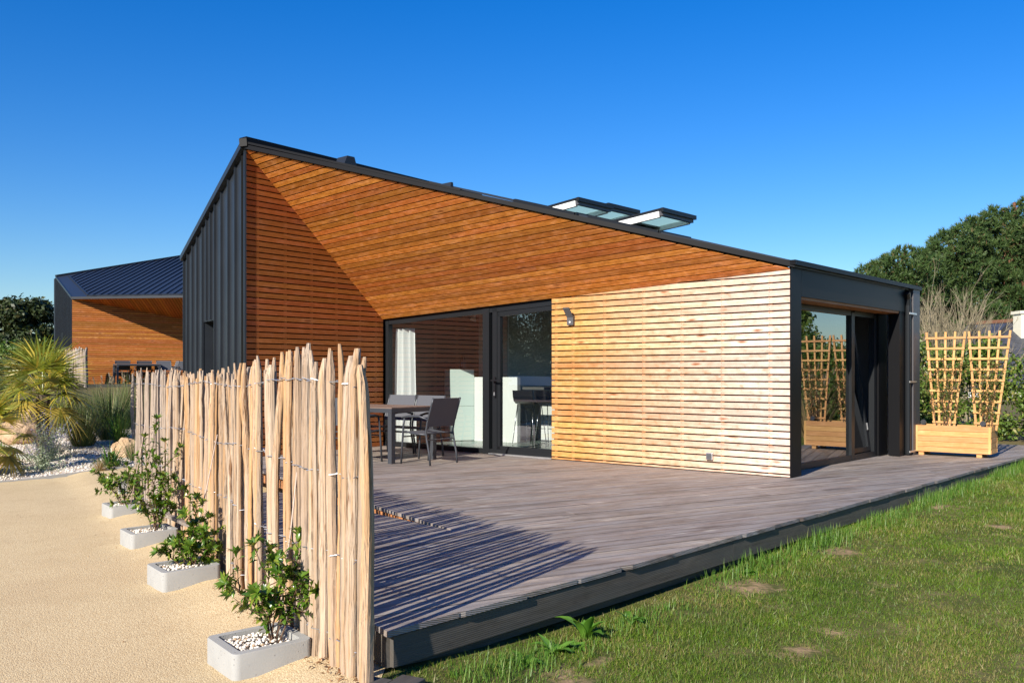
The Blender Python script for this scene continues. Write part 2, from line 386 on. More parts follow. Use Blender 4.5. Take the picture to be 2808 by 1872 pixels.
def stake_mat(name, a, b, warm, mark):
    t = NT(name); tc = t.n('TexCoord').outputs['Object']; oi = t.n('ObjectInfo').outputs['Random']
    mp = t.n('Mapping', {0: tc, 3: (34, 34, 1.6)}).outputs[0]
    off = t.n('VectorMath', {0: mp, 1: t.n('CombineXYZ', {0: t.math('MULTIPLY', oi, 91), 1: 0, 2: t.math('MULTIPLY', oi, 33)}).outputs[0]}, operation='ADD').outputs[0]
    g = t.noise(off, 1.6, 5, .6); g2 = t.noise(off, .45, 3)
    c = t.mix(t.ramp(g, [(.3, 0.0), (.7, 1.0)]), a, b)
    c = t.mix(t.ramp(t.math('ADD', g2, t.math('MULTIPLY', t.math('SUBTRACT', oi, .5), .25)), [(.45, 0.0), (.68, .8)]), c, warm)
    mk = t.noise(t.n('Mapping', {0: off, 3: (.45, .45, 1.5)}).outputs[0], 1.2, 4)
    c = t.mix(t.ramp(mk, [(.60, 0.0), (.68, .9)]), c, mark)
    fi = t.noise(t.n('Mapping', {0: off, 3: (2.4, 2.4, .55)}).outputs[0], 1.6, 3)
    c = t.mix(t.ramp(fi, [(.52, 0.0), (.72, .55)]), c, warm)
    tone = t.math('ADD', .74, t.math('MULTIPLY', t.math('FRACT', t.math('MULTIPLY', oi, 5.7)), .36))
    p1_ = t.math('FRACT', t.math('MULTIPLY', oi, 3.37)); p2_ = t.math('FRACT', t.math('MULTIPLY', oi, 11.9))
    c = t.mix(t.ramp(p1_, [(.62, 0.0), (.80, .55)]), c, warm); c = t.mix(t.ramp(p2_, [(.66, 0.0), (.85, .6)]), c, tuple(.55 * (x + y) for x, y in zip(a, (.30, .28, .26))))
    crk = t.noise(t.n('Mapping', {0: off, 3: (3.4, 3.4, .22)}).outputs[0], 1.5, 2); c = t.mix(t.ramp(crk, [(.60, 0.0), (.68, .8)]), c, tuple(x * .42 for x in a))
    c = t.n('HueSaturation', {'Value': tone, 'Color': c}).outputs[0]
    t.bsdf(color=c, rough=.65, spec=.2, normal=t.bump(t.math('SUBTRACT', t.math('ADD', g, t.math('MULTIPLY', g2, .6)), crk), .8, .010)); return t.m
M['stake'] = stake_mat('peeled chestnut stake', (.40, .285, .19), (.60, .475, .355), (.50, .27, .105), (.16, .07, .028))
M['stake_grey'] = stake_mat('weathered grey stake', (.30, .25, .205), (.50, .43, .36), (.42, .30, .19), (.14, .10, .065))
M['stake_far'] = stake_mat('greying chestnut stake', (.30, .245, .20), (.56, .48, .40), (.42, .27, .15), (.14, .08, .045)); M['path'] = path_mat(); M['gravel'] = gravel_mat(); M['lawn'] = lawn_mat(); M['soil'] = soil_mat(); M['slate'] = slate_mat()
def rock_mat():
    t = NT('sandy boulder'); tc = t.n('TexCoord').outputs['Object']
    c = t.mix(t.ramp(t.noise(tc, 2.2, 6), [(.35, 0.0), (.65, 1.0)]), (.40, .25, .13), (.56, .40, .26))
    c = t.mix(t.ramp(t.noise(tc, 9, 4), [(.55, 0.0), (.75, .6)]), c, (.24, .14, .075))
    t.bsdf(color=c, rough=.9, spec=.15, normal=t.bump(t.noise(tc, 6, 8, .65), .9, .06)); return t.m
M['rock'] = rock_mat()
M['pebble'] = leaf_mat('white pebble', (.62, .55, .46), (.84, .79, .71), (.42, .30, .19), .8, 0.0, .2, .12)
def lawn_leaf():
    t = NT('lawn grass'); rnd = t.n('NewGeometry').outputs['Random Per Island']; pos = t.n('NewGeometry').outputs['Position']
    c = t.mix(rnd, (.072, .160, .008), (.215, .30, .026))
    dry = t.math('ADD', t.ramp(t.noise(pos, .9, 4, .6), [(.42, .06), (.68, .62)]), t.ramp(t.noise(pos, 4.5, 3), [(.55, 0.0), (.75, .3)]))
    c = t.mix(t.math('GREATER_THAN', dry, t.math('FRACT', t.math('MULTIPLY', rnd, 17.3))), c, (.34, .28, .095))
    c = t.mix(t.ramp(t.noise(pos, 1.7, 3), [(.40, .45), (.62, 0.0)]), c, (.05, .11, .010))
    b = t.n('BsdfPrincipled', {'Base Color': c, 'Roughness': .45, 'Specular IOR Level': .4})
    tr = t.n('BsdfTranslucent', {'Color': t.mix(1.0, c, (1.0, 1.0, .45), 'MULTIPLY')}); mx = t.n('MixShader', {0: .33, 1: b.outputs[0], 2: tr.outputs[0]})
    t.link(mx.outputs[0], t.out.inputs[0]); return t.m
M['grass'] = lawn_leaf()
M['grass_tall'] = leaf_mat('lush edge grass', (.07, .17, .016), (.15, .27, .04), (.26, .30, .07), .45, .3, .4, .1)
M['photinia'] = leaf_mat('glossy shrub leaf', (.045, .11, .012), (.13, .22, .022), (.24, .28, .04), .26, .25, .5, .2)
M['red_leaf'] = leaf_mat('red new leaf', (.30, .03, .03), (.36, .06, .04), None, .35, .2)
M['palm'] = leaf_mat('palm leaf', (.17, .21, .022), (.36, .37, .055), (.52, .40, .055), .38, .28, .5, .22)
M['palm_dry'] = leaf_mat('yellowing palm leaf', (.38, .27, .04), (.45, .36, .08), (.22, .20, .03), .5, .28, .4, .2)
M['tussock'] = leaf_mat('tall ornamental grass', (.075, .125, .03), (.17, .21, .06), (.36, .29, .14), .5, .25, .4, .12)
M['bluegrass'] = leaf_mat('bluish grass', (.07, .11, .08), (.13, .18, .12), (.2, .2, .12), .5, .2, .4, .1)
M['iris'] = leaf_mat('strap leaf', (.04, .10, .02), (.08, .16, .03), None, .35, .25)
M['dry'] = leaf_mat('dry grass', (.30, .20, .09), (.40, .30, .15), None, .6, .2)
M['sage'] = leaf_mat('silver sage leaf', (.22, .28, .17), (.36, .41, .28), None, .6, .2)
M['lavender'] = leaf_mat('violet flower', (.20, .15, .40), (.30, .23, .50), None, .6, .3)
M['plume'] = leaf_mat('grass plume', (.40, .30, .22), (.52, .42, .32), None, .7, .4)
M['needles'] = leaf_mat('pine needles', (.026, .062, .016), (.085, .13, .034), (.15, .09, .04), .55, .12, .3, .03)
M['oak'] = leaf_mat('dark tree leaf', (.022, .038, .012), (.055, .075, .022), (.09, .085, .03), .5, .15, .35, .1)
M['hedge'] = leaf_mat('hedge leaf', (.055, .115, .016), (.15, .21, .035), (.25, .24, .06), .45, .22, .4, .15)
M['bush'] = leaf_mat('bright bush leaf', (.06, .13, .018), (.14, .21, .035), (.2, .22, .06), .45, .25, .4, .1)
M['autumn'] = leaf_mat('thin climber leaf', (.07, .09, .02), (.15, .14, .035), (.30, .16, .05), .5, .25, .4, .2)
M['dock'] = leaf_mat('broad weed leaf', (.09, .22, .02), (.15, .30, .04), None, .4, .3)

# ------------------------------------------------------------------ terrain
FENCE = [(-.66, 4.13), (-.93, 4.50), (-1.36, 5.22), (-1.80, 6.10), (-2.25, 7.0), (-2.82, 8.0), (-3.36, 9.0), (-3.76, 9.6), (-4.12, 10.02)]
FL = [0]
for a, b in zip(FENCE, FENCE[1:]): FL.append(FL[-1] + math.dist(a, b))
def fence_at(s):
    s = max(0, min(FL[-1], s))
    for k in range(len(FENCE) - 1):
        if s <= FL[k + 1] + 1e-9:
            f = (s - FL[k]) / (FL[k + 1] - FL[k]); a, b = FENCE[k], FENCE[k + 1]
            return Vector((a[0] + (b[0] - a[0]) * f, a[1] + (b[1] - a[1]) * f, 0))
def smooth(x, a, b):
    t = np.clip((x - a) / (b - a), 0, 1); return t * t * (3 - 2 * t)
def ground_z(x, y):
    x = np.asarray(x, float); y = np.asarray(y, float)
    yc = np.clip(y, 0, 13.0)
    # fence line x for a given y: left of it the path lies lower
    fx = -.66 - .585 * (y - 4.13)
    d = fx - x
    zl = -.185 - .016 * (yc - 4.1) - .06 * smooth(d, .05, .5) - .02 * smooth(d, .5, 2)
    zl = zl + .062 * np.clip(y - 14.0, 0, 16.0) + .02 * np.clip(y - 30, 0, 60)
    zr = -.305 + .0215 * np.clip(y - 4, 0, 14) + .01 * np.clip(y - 18, 0, 80)
    m = smooth(x, -1.2, .6)
    m = np.where(y > 8, smooth(x, -4.0, 6.0), m)
    w = smooth(y, 6, 10)
    m = smooth(x, -1.0, .5) * (1 - w) + smooth(x, -3.5, 3.0) * w
    return zl * (1 - m) + zr * m

def sheet(name, xs, ys, keep, mat, dz, kind='structure'):
    X, Y = np.meshgrid(xs, ys, indexing='ij'); Z = ground_z(X, Y) + dz
    v = np.stack([X, Y, Z], -1).reshape(-1, 3); nx, ny = len(xs), len(ys)
    idx = np.arange(nx * ny).reshape(nx, ny)
    f = np.stack([idx[:-1, :-1], idx[1:, :-1], idx[1:, 1:], idx[:-1, 1:]], -1).reshape(-1, 4)
    if keep is not None:
        cx = (X[:-1, :-1] + X[1:, 1:]) / 2; cy = (Y[:-1, :-1] + Y[1:, 1:]) / 2
        f = f[keep(cx, cy).reshape(-1)]
        used = np.unique(f); mp = -np.ones(len(v), int); mp[used] = np.arange(len(used)); v = v[used]; f = mp[f]
    o = mesh_np(name, v, f, mat, smooth=True); tag(o, kind=kind); return o
gx = np.concatenate([[-900, -500, -300, -200, -140, -100], np.linspace(-80, 80, 81), [100, 140, 200, 300, 500, 900]])
gy = np.concatenate([[-300, -150, -80, -40, -20], np.linspace(-10, 60, 71), [70, 85, 110, 150, 220, 350, 600, 1200]])
sheet('ground', gx, gy, None, M['soil'], -.06)
K1 = Vector((-.5755, 4.257, 0)); BL = Vector((.852, .524, 0)); BA = Vector((-.524, .852, 0))   # deck corner, board direction, across boards
FD = Vector((.664, .748, 0)); FN = Vector((.748, -.664, 0))                                   # deck front edge and its outward normal
def deck_front(x, y): return (x - K1.x) * FN.x + (y - K1.y) * FN.y        # >0 : on the lawn side
def bed_line(x, y): return (y - 13.5) * .78 - (x + 7.5) * .62              # >0 : beyond the path's far kerb
lawn_keep = lambda x, y: (deck_front(x, y) > -.35) & (x > -.62 + .1 * (4.2 - y))
sheet('lawn', np.linspace(-1.2, 16, 87), np.linspace(2.0, 24, 89), lawn_keep, M['lawn'], 0)
sheet('path', np.linspace(-16, .0, 107), np.linspace(1.5, 20, 124), lambda x, y: (bed_line(x, y) < 0) & ~((deck_front(x, y) > -.35) & (x > -.62 + .1 * (4.2 - y))), M['path'], .004)
sheet('gravel_bed', np.linspace(-22, -3, 96), np.linspace(8, 33, 126), lambda x, y: (bed_line(x, y) > -.12) & (bed_line(x, y) < 5.2 + 0 * x), M['gravel'], -.004)
# kerb between path and gravel
mb = MB(); p0 = Vector((-16, 13.5 - 8.5 * .62 / .78, 0)); p1 = Vector((-5.2, 13.5 + 2.3 * .62 / .78, 0))
for k in range(10):
    a, b = p0.lerp(p1, k / 10), p0.lerp(p1, (k + 1) / 10); c = (a + b) / 2
    a.z = float(ground_z(a.x, a.y)) - .03; b.z = float(ground_z(b.x, b.y)) - .03
    mb.beam(a, b, (0, 0, 1), .05, .10)
tag(mb.build('kerb', M['concrete']), kind='structure')

# ------------------------------------------------------------------ clipping boards
def clip(poly, nx, ny, d):                    # keep nx*x + ny*y <= d
    out = []
    for i in range(len(poly)):
        a, b = poly[i], poly[(i + 1) % len(poly)]
        fa, fb = nx * a[0] + ny * a[1] - d, nx * b[0] + ny * b[1] - d
        if fa <= 0: out.append(a)
        if (fa < 0 < fb) or (fb < 0 < fa):
            t = fa / (fa - fb); out.append((a[0] + (b[0] - a[0]) * t, a[1] + (b[1] - a[1]) * t))
    return out
def area(p): return .5 * sum(p[i][0] * p[(i + 1) % len(p)][1] - p[(i + 1) % len(p)][0] * p[i][1] for i in range(len(p)))
def boards(mb, O, e1, e2, n, poly, pitch, width, th, start=None, joints=0.0, jit=0.0, lift=0.0):
    """poly in (e1, e2) plane coordinates, boards run along e1; extruded along n"""
    O, e1, e2, n = Vector(O), Vector(e1), Vector(e2), Vector(n)
    if area(poly) < 0: poly = poly[::-1]
    lo = min(p[1] for p in poly) if start is None else start; hi = max(p[1] for p in poly)
    flip = e1.cross(e2).dot(n) < 0
    k = 0
    while lo + k * pitch < hi:
        y0 = lo + k * pitch; y1 = y0 + width; k += 1
        q = clip(clip(poly, 0, -1, -y0), 0, 1, y1)
        if len(q) < 3 or abs(area(q)) < 1e-4: continue
        pieces = [q]
        if joints:
            x0, x1 = min(p[0] for p in q), max(p[0] for p in q)
            if x1 - x0 > 2.0 and random.random() < joints:
                xc = random.uniform(x0 + .3 * (x1 - x0), x0 + .7 * (x1 - x0))
                pieces = [clip(q, 1, 0, xc - .0015), clip(q, -1, 0, -xc - .0015)]
        for q in pieces:
            if len(q) < 3: continue
            off = n * (lift + random.uniform(-jit, jit))
            pts = [O + e1 * x + e2 * y + off for x, y in q]
            if flip: pts = pts[::-1]
            ou, ov = random.uniform(0, 60), random.uniform(0, 60)
            mb.prism(pts, n * th, e1, e2, ou, ov)

UP = Vector((0, 0, 1))
PITCH, SLAT = .082, .0650
# ------------------------------------------------------------------ main house
A = Vector((3.187, 10.52, 0)); D1n = Vector((-.743, .669, 0)).normalized()
B = Vector((.556, 12.84, 0)); C = Vector((-2.14, 15.22, 0)); Dp = Vector((-3.794, 13.07, 0)); Fp = Vector((-5.88, 16.46, 0))
W1 = (C - A).normalized(); N1 = Vector((-W1.y, W1.x, 0)); N1 = N1 if N1.y < 0 else -N1     # front wall direction and outward normal
E = A + D2 * 4.1; N2 = Vector((D2.y, -D2.x, 0))
PK = Vector((Dp.x, Dp.y, 4.40)); CT = Vector((C.x, C.y, 2.114)); AT = Vector((A.x, A.y, 2.415)); ET = Vector((E.x, E.y, 2.43))
W3 = (C - Dp).normalized(); N3 = Vector((W3.y, -W3.x, 0))                                  # brown side wall of the recess
house = thing('house', (1, 14, 0), 'single storey house with slatted larch walls, anthracite zinc and a tall slanted larch soffit', 'house')
# backing behind the slats
LW = (B - A).length; LC = (C - A).length
def ztop(s): return AT.z + (CT.z - AT.z) * s / LC
BK = .05
mb = MB()
def wall_panel(mb, O, e1, n, pts, th):        # pts (along, z) -> slab with its outer face through O
    q = [Vector(O) + Vector(e1) * s + UP * z for s, z in pts]
    nn = (q[1] - q[0]).cross(q[2] - q[0])
    if nn.dot(Vector(n)) < 0: q = q[::-1]
    q = [p - Vector(n) * th for p in q]
    mb.prism(q, Vector(n) * th)
wall_panel(mb, A - N1 * BK, W1, N1, [(0.03, .0), (LW - .03, .0), (LW - .03, ztop(LW) - .01), (0.03, ztop(0) - .01)], .14)
mb.build('wall_membrane', M['black'], house); mb = MB()
wall_panel(mb, Dp - N3 * BK, W3, N3, [(.03, -.5), ((C - Dp).length, -.5), ((C - Dp).length, CT.z + .06), (.03, PK.z + .02)], .10)
mb.build('side_wall_membrane', M['black'], house)
# front wall
mb = MB(); boards(mb, A - N1 * .022, W1, UP, N1, [(0, .012), (LW, .012), (LW, ztop(LW)), (0, ztop(0))], PITCH, SLAT, .022, start=.012 - .045)
front = mb.build('slatted_front_wall', M['larch'], house)
front['label'] = 'pale sun-bleached slatted larch wall'
mb = MB()
for s in (.25, .87, 1.43, 2.0, 2.62, 3.15, LW - .06):
    c = A + W1 * s - N1 * .0355
    mb.box(c + UP * (ztop(s) / 2), UP, W1, N1, ztop(s) - .03, .05, .025)
mb.build('batten', M['batten'], house)
mb = MB()                                     # screw heads
for s in (.25, .87, 1.43, 2.0, 2.62, 3.15, LW - .06):
    k = 0
    while k * PITCH < ztop(s) - .06:
        z0 = .012 - .045 + k * PITCH; k += 1
        for dz in (.014, SLAT - .014):
            if z0 + dz > .02: mb.box(A + W1 * (s + random.uniform(-.006, .006)) + UP * (z0 + dz) + N1 * .0005, W1, UP, N1, .0065, .0065, .002)
mb.build('screw_head', M['steel'], house)['kind'] = 'stuff'
# brown side wall
LD = (C - Dp).length
# where the soffit plane meets the side wall
sN = (CT - PK).cross(AT - PK).normalized()
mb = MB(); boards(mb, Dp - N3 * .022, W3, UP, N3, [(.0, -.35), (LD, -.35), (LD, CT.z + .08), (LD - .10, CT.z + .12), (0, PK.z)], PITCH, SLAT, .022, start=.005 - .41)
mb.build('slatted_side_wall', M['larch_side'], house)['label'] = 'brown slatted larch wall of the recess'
mb = MB()
for s in (.22, .72, 1.22, 1.72, 2.22, LD - .14):
    zt = PK.z + (CT.z - PK.z) * s / LD - .05
    mb.box(Dp + W3 * s - N3 * .0355 + UP * (zt / 2 - .2), UP, W3, N3, zt + .4, .05, .025)
mb.build('batten', M['batten'], house)
# soffit
se1 = (CT - AT).normalized(); sn = sN if sN.z < 0 else -sN
se2 = sn.cross(se1); 
if se2.dot(PK - AT) < 0: se2 = -se2
hp = (PK - AT).dot(se2)
spoly = [(0.0, 0.0), ((CT - AT).length, 0.0), ((PK - AT).dot(se1), hp)]
sp = hp / 40
mb = MB(); boards(mb, AT, se1, se2, sn, spoly, sp, sp - .0180, .02, start=0, joints=.55, jit=.0015)
mb.build('soffit', M['larch_soffit'], house)['label'] = 'slanted soffit of orange larch boards'
mb = MB(); q = [AT, CT, PK]; nn = (q[1] - q[0]).cross(q[2] - q[0])
if nn.dot(-sn) < 0: q = q[::-1]
mb.prism([p - sn * .012 for p in q], -sn * .03); mb.build('soffit_backing', M['black'], house)
# lower lip of the soffit in front of the glazing
mb = MB(); a = B + UP * (ztop(LW) - .01) + N1 * .0; b = CT - UP * .012
mb.beam(a - N1 * .05 + UP * .022, b - N1 * .05 + UP * .022, UP, .10, .02)
mb.build('soffit_lip', M['larch_soffit'], house)
# roof
RT = .055
ridge_d = W3
rp, ra, re_ = PK + UP * RT, AT + UP * RT, ET + UP * .07
rr_ = rp + ridge_d * 5.2 - UP * .0
back = E + D1 * 7.5; back.z = 2.43 + .29 * 7.0
eave_r = A + D2 * 4.38 + UP * (2.43 + .045)
mb = MB()
def slab(mb, pts, th):
    q = [Vector(p) for p in pts]; nn = (q[1] - q[0]).cross(q[2] - q[0])
    if nn.z < 0: q = q[::-1]
    mb.prism([p - UP * th for p in q], UP * th)
edge_out = (Vector((rp.x, rp.y, 0)) - Vector((ra.x, ra.y, 0))).normalized(); eo = Vector((edge_out.y, -edge_out.x, 0)); eo = eo if eo.y < 0 else -eo
slab(mb, [ra + eo * .03 + N2 * .03, eave_r + N2 * .03, rp + ridge_d * 5.2, rp + eo * .03], .05)
fz = Vector((Fp.x, Fp.y, 3.22 + RT))
slab(mb, [rp + eo * .03 - UP * .004, rp + ridge_d * 5.2 - UP * .004, fz + Vector((3.2, 4.0, 0)), fz], .05)
roof = mb.build('roof', M['zinc_roof'], house)
# seams of the roof running up the slope
mb = MB(); slope_d = (-N2 + UP * .29)
for k in range(0, 10):
    v0 = .20 + k * .44; base = A + D2 * v0 + UP * (2.43 + .035)
    if v0 > 4.3: break
    mb.beam(base + UP * .015, base + slope_d * 6.2 + UP * .02, UP, .02, .03)
mb.build('roof_seam', M['zinc_roof'], roof)
# edge trim along the sloping soffit edge
mb = MB(); mb.beam(rp + eo * .03 - UP * .03, ra + eo * .03 - UP * .03 - edge_out * .06, UP, .05, .058)
mb.beam(rp + eo * .0 + UP * .03, rp.lerp(ra, .45) + UP * .012, UP, .12, .03)
mb.build('roof_edge_trim', M['facade_metal'], house)
mb = MB(); mb.beam(rp + UP * .05 - ridge_d * .05, rp + ridge_d * 5.2 + UP * .05, UP, .16, .10)
mb.beam(rp + eo * .04 + Vector((-.05, 0, .01)), rp + eo * .04 + Vector((.06, -.01, .02)), UP, .10, .11)
mb.build('ridge_cap', M['facade_metal'], house)
# vents standing on the roof
def roof_pt(u, v, dz=0): return A - N2 * u + D2 * v + UP * (2.43 + .045 + .29 * u + dz)
for (px, py, w) in ((957, 441, .21), (1238, 507, .06)):
    vt = MB(); pos = atY(px, py, 12.9 if px < 1000 else 12.6)
    u = (pos - A).dot(-N2); v = (pos - A).dot(D2)
    base = roof_pt(u, v)
    h = .135 if w > .2 else .08
    q = [base - D2 * w * .55 - UP * .05, base + D2 * w * .75 - UP * .05, base + D2 * w * .45 + UP * h, base - D2 * w * .15 + UP * h]
    vt.prism(q if (q[1] - q[0]).cross(q[2] - q[0]).dot(-N2) > 0 else q[::-1], -N2 * .22)
    vt.build('roof_vent', M['zinc'], house)
# skylights, three of them standing open
def skylight(corner, w=.78, L=1.12):
    """corner: outer left corner of the level sash; it is hinged at its upper end"""
    corner = Vector(corner); u_out = (corner - A).dot(-N2) + .06; v0 = (corner - A).dot(D2)
    fr = MB()
    for s in (0, 1): fr.beam(roof_pt(u_out, v0 + s * w, .0), roof_pt(u_out + L, v0 + s * w, .0), UP, .05, .07)
    fr.beam(roof_pt(u_out, v0, .0), roof_pt(u_out, v0 + w, .0), UP, .05, .07); fr.beam(roof_pt(u_out + L, v0, .0), roof_pt(u_out + L, v0 + w, .0), UP, .05, .07)
    so = fr.build('skylight', M['alu'], house)
    hz = corner - N2 * L - UP * .03; sd_ = (N2 + UP * .10).normalized(); hz = hz - UP * .10
    wm = MB()
    for s in (0, 1): wm.beam(hz + D2 * (s * (w - .05) + .025) - UP * .015, hz + D2 * (s * (w - .05) + .025) + sd_ * (L - .05) - UP * .015, UP, .05, .085)
    wm.beam(hz + D2 * .05 + sd_ * .03, hz + D2 * (w - .05) + sd_ * .03, UP, .05, .06)
    wm.build('sash', M['white'], so)
    rl = MB(); rl.beam(hz + D2 * .0 + sd_ * (L - .02) - UP * .01, hz + D2 * w + sd_ * (L - .02) - UP * .01, UP, .05, .07)
    rl.beam(hz + D2 * .05 + sd_ * L * .48 - UP * .004, hz + D2 * (w - .05) + sd_ * L * .48 - UP * .004, UP, .16, .02)
    rl.build('sash_rail', M['alu_grey'], so)
    al = MB()
    for s in (0, 1): al.beam(hz + UP * .04 + D2 * (s * w), hz + UP * .04 + D2 * (s * w) + sd_ * (L - .01), UP, .03, .025)
    al.beam(hz + UP * .022 + sd_ * (L + .015) - D2 * .03, hz + UP * .022 + sd_ * (L + .015) + D2 * (w + .03), UP, .04, .055)
    al.build('sash_cover', M['alu'], so)
    gm = MB(); gm.box(hz + UP * .012 + sd_ * L / 2 + D2 * w / 2, sd_, D2, UP, L - .06, w - .1, .012)
    gm.build('pane', M['glass_roof'], so)
skylight(atY(1586, 548, 12.7)); skylight(atY(1817, 577, 11.85)); skylight(atY(1668, 563, 13.6))
# zinc side wall with standing seams
W4 = (Fp - Dp).normalized(); N4 = Vector((-W4.y, W4.x, 0)); N4 = N4 if N4.x < 0 else -N4; L4 = (Fp - Dp).length
def z4(s): return PK.z + .04 + (3.22 - PK.z) * s / L4
mb = MB()
dr0, dr1 = 1.70, 2.53; dz = 1.2 + 144 * 14.9 / F
wall_panel(mb, Dp, W4, N4, [(0.01, -.5), (.4, -.5), (.4, z4(.4)), (0.01, z4(0.01))], .02)
wall_panel(mb, Dp, W4, N4, [(.4, -.5), (dr0, -.5), (dr0, z4(dr0)), (.4, z4(.4))], .16)
wall_panel(mb, Dp, W4, N4, [(dr1, -.5), (L4, -.5), (L4, z4(L4)), (dr1, z4(dr1))], .16)
wall_panel(mb, Dp, W4, N4, [(dr0, dz), (dr1, dz), (dr1, z4(dr1)), (dr0, z4(dr0))], .16)
zw = mb.build('zinc_wall', M['zinc'], house)
mb = MB()
for s in (.487, .88, 1.297, 1.70, 1.98, 2.25, 2.53, 2.91, 3.27, 3.63, 3.93):
    z0 = dz + .01 if dr0 + .05 < s < dr1 - .05 else -.45
    a = Dp + W4 * s + N4 * .018
    mb.box(a + UP * ((z0 + z4(s)) / 2), UP, W4, N4, z4(s) - z0, .018, .036)
mb.beam(Dp + UP * (z4(0) + .0) + N4 * .03, Fp + UP * (z4(L4) + .0) + N4 * .03, UP, .10, .09)
mb.box(Dp + W4 * .0 + N4 * .012 + UP * (z4(0) / 2 - .2), UP, W4, N4, z4(0) + .35, .045, .028)
mb.build('standing_seam', M['zinc'], zw)
mb = MB(); c = Dp + W4 * (dr0 + dr1) / 2 - N4 * .17
mb.box(c + UP * ((dz - .3) / 2), UP, W4, N4, dz + .3, dr1 - dr0 - .01, .04)
mb.build('entrance_door', M['alu'], house)
# back walls closing the body
mb = MB()
Bk = fz + Vector((3.2, 4.0, 0)); bk0 = Vector((Bk.x, Bk.y, 0)); rg = PK + ridge_d * 5.2
def closed(mb, a, b, za, zb, th=.2):
    a, b = Vector(a), Vector(b); d = (b - a).normalized(); n = Vector((d.y, -d.x, 0))
    mb.prism([a + UP * -.5, b + UP * -.5, b + UP * zb, a + UP * za], n * th)
closed(mb, Fp + Vector((.12, .02, 0)), bk0, 3.05, fz.z - .12)
closed(mb, Vector((rg.x, rg.y, 0)), bk0, rg.z - .05, fz.z - .12)
e2_ = Vector((eave_r.x, eave_r.y, 0)) - N2 * .3
closed(mb, e2_, Vector((rg.x, rg.y, 0)), 2.42, rg.z - .05)
mb.build('rear_wall', M['plaster'], house)
# corner post and beam of the right facade
mb = MB()
wall_panel(mb, A + N2 * .012, D2, N2, [(0.004, .012), (.285, .012), (.285, 2.45), (0.004, 2.45)], .02)
mb.box(A + D2 * .278 - N2 * .17 + UP * 1.06, UP, N2, D2, 2.09, .32, .014)
mb.build('corner_post', M['facade_metal'], house)
mb = MB(); wall_panel(mb, A + N2 * .012, D2, N2, [(.288, 2.10), (3.84, 2.10), (3.84, 2.45), (.288, 2.45)], .10)
mb.build('lintel_beam', M['facade_metal'], house)
mb = MB(); mb.beam(A + UP * 2.468 + N2 * .04 - D2 * .05, A + D2 * 4.36 + UP * 2.468 + N2 * .04, UP, .10, .055)
mb.build('eave_trim', M['facade_metal'], house)
# recess soffit, jambs and windows on the right facade
mb = MB(); mb.box(A + D2 * 2.05 - N2 * .34 + UP * 2.085, D2, N2, UP, 3.6, .66, .03); mb.build('recess_soffit', M['batten'], house)
rec = .30
def on2(s, z, r=rec): return A + D2 * s - N2 * r + UP * z
w1 = MB()
w1.box(on2(.33, 1.03), UP, D2, N2, 2.03, .08, .07); w1.box(on2(2.58, 1.03), UP, D2, N2, 2.03, .11, .08)
w1.box(on2(1.45, .045), D2, UP, N2, 2.15, .07, .07); w1.box(on2(1.45, 2.03), D2, UP, N2, 2.15, .07, .07)
win1 = w1.build('fixed_window', M['alu'], house)
g = MB(); g.face([on2(.38, .08), on2(2.52, .08), on2(2.52, 2.0), on2(.38, 2.0)]); g.build('pane', M['glass_facade'], win1)
w2 = MB()
w2.box(on2(3.42, 1.03), UP, D2, N2, 2.03, .09, .08); w2.box(on2(3.0, .045), D2, UP, N2, .72, .07, .08); w2.box(on2(3.0, 2.03), D2, UP, N2, .72, .07, .08)
win2 = w2.build('tilting_window', M['alu'], house)
# the tilted sash: bottom stays, top leans into the room
tl = R(7.5); upv = (UP * math.cos(tl) - N2 * math.sin(tl)); nv = (N2 * math.cos(tl) + UP * math.sin(tl)); so_ = on2(3.0, .09, rec + .03)
s_ = MB()
for s in (-.31, .31): s_.box(so_ + D2 * s + upv * .95, upv, D2, nv, 1.9, .065, .06)
for h in (.03, 1.87): s_.box(so_ + upv * h, D2, upv, nv, .56, .065, .06)
sash = s_.build('sash', M['alu'], win2)
g = MB(); g.face([so_ - D2 * .28 + upv * .06, so_ + D2 * .28 + upv * .06, so_ + D2 * .28 + upv * 1.84, so_ - D2 * .28 + upv * 1.84]); g.build('pane', M['glass_facade'], sash)
h_ = MB(); h_.box(so_ + D2 * .33 + upv * .35 + nv * .03, upv, D2, nv, .10, .02, .02); h_.build('hinge', M['alu_light'], sash)
mb = MB()
wall_panel(mb, on2(3.50, 0, rec - .06), D2, N2, [(0, .01), (.34, .01), (.34, 2.08), (0, 2.08)], .12)
wall_panel(mb, A + N2 * .0, D2, N2, [(3.66, .012), (3.85, .012), (3.85, 2.10), (3.66, 2.10)], .16)
mb.build('jamb_panel', M['facade_metal'], house)
# downpipe
p = A + D2 * 3.95 + N2 * .02
dp = MB(); dp.tube([p + UP * .02, p + UP * 2.2, p + UP * 2.30 - D2 * .02, p + UP * 2.38 - D2 * .10 + N2 * .02], .045, 12)
pipe = dp.build('downpipe', M['alu'], house, smooth=False)
for z in (.06, 1.08, 2.08):
    cl = MB(); cl.box(p + UP * z + D2 * .08 + N2 * .05, D2, N2, UP, .30, .012, .025); cl.build('pipe_clamp', M['alu_light'], pipe)
mb = MB(); wall_panel(mb, A + N2 * .07, D2, N2, [(4.04, .01), (4.33, .01), (4.33, 2.46), (4.04, 2.46)], .24)
mb.build('end_panel', M['alu_grey'], house)
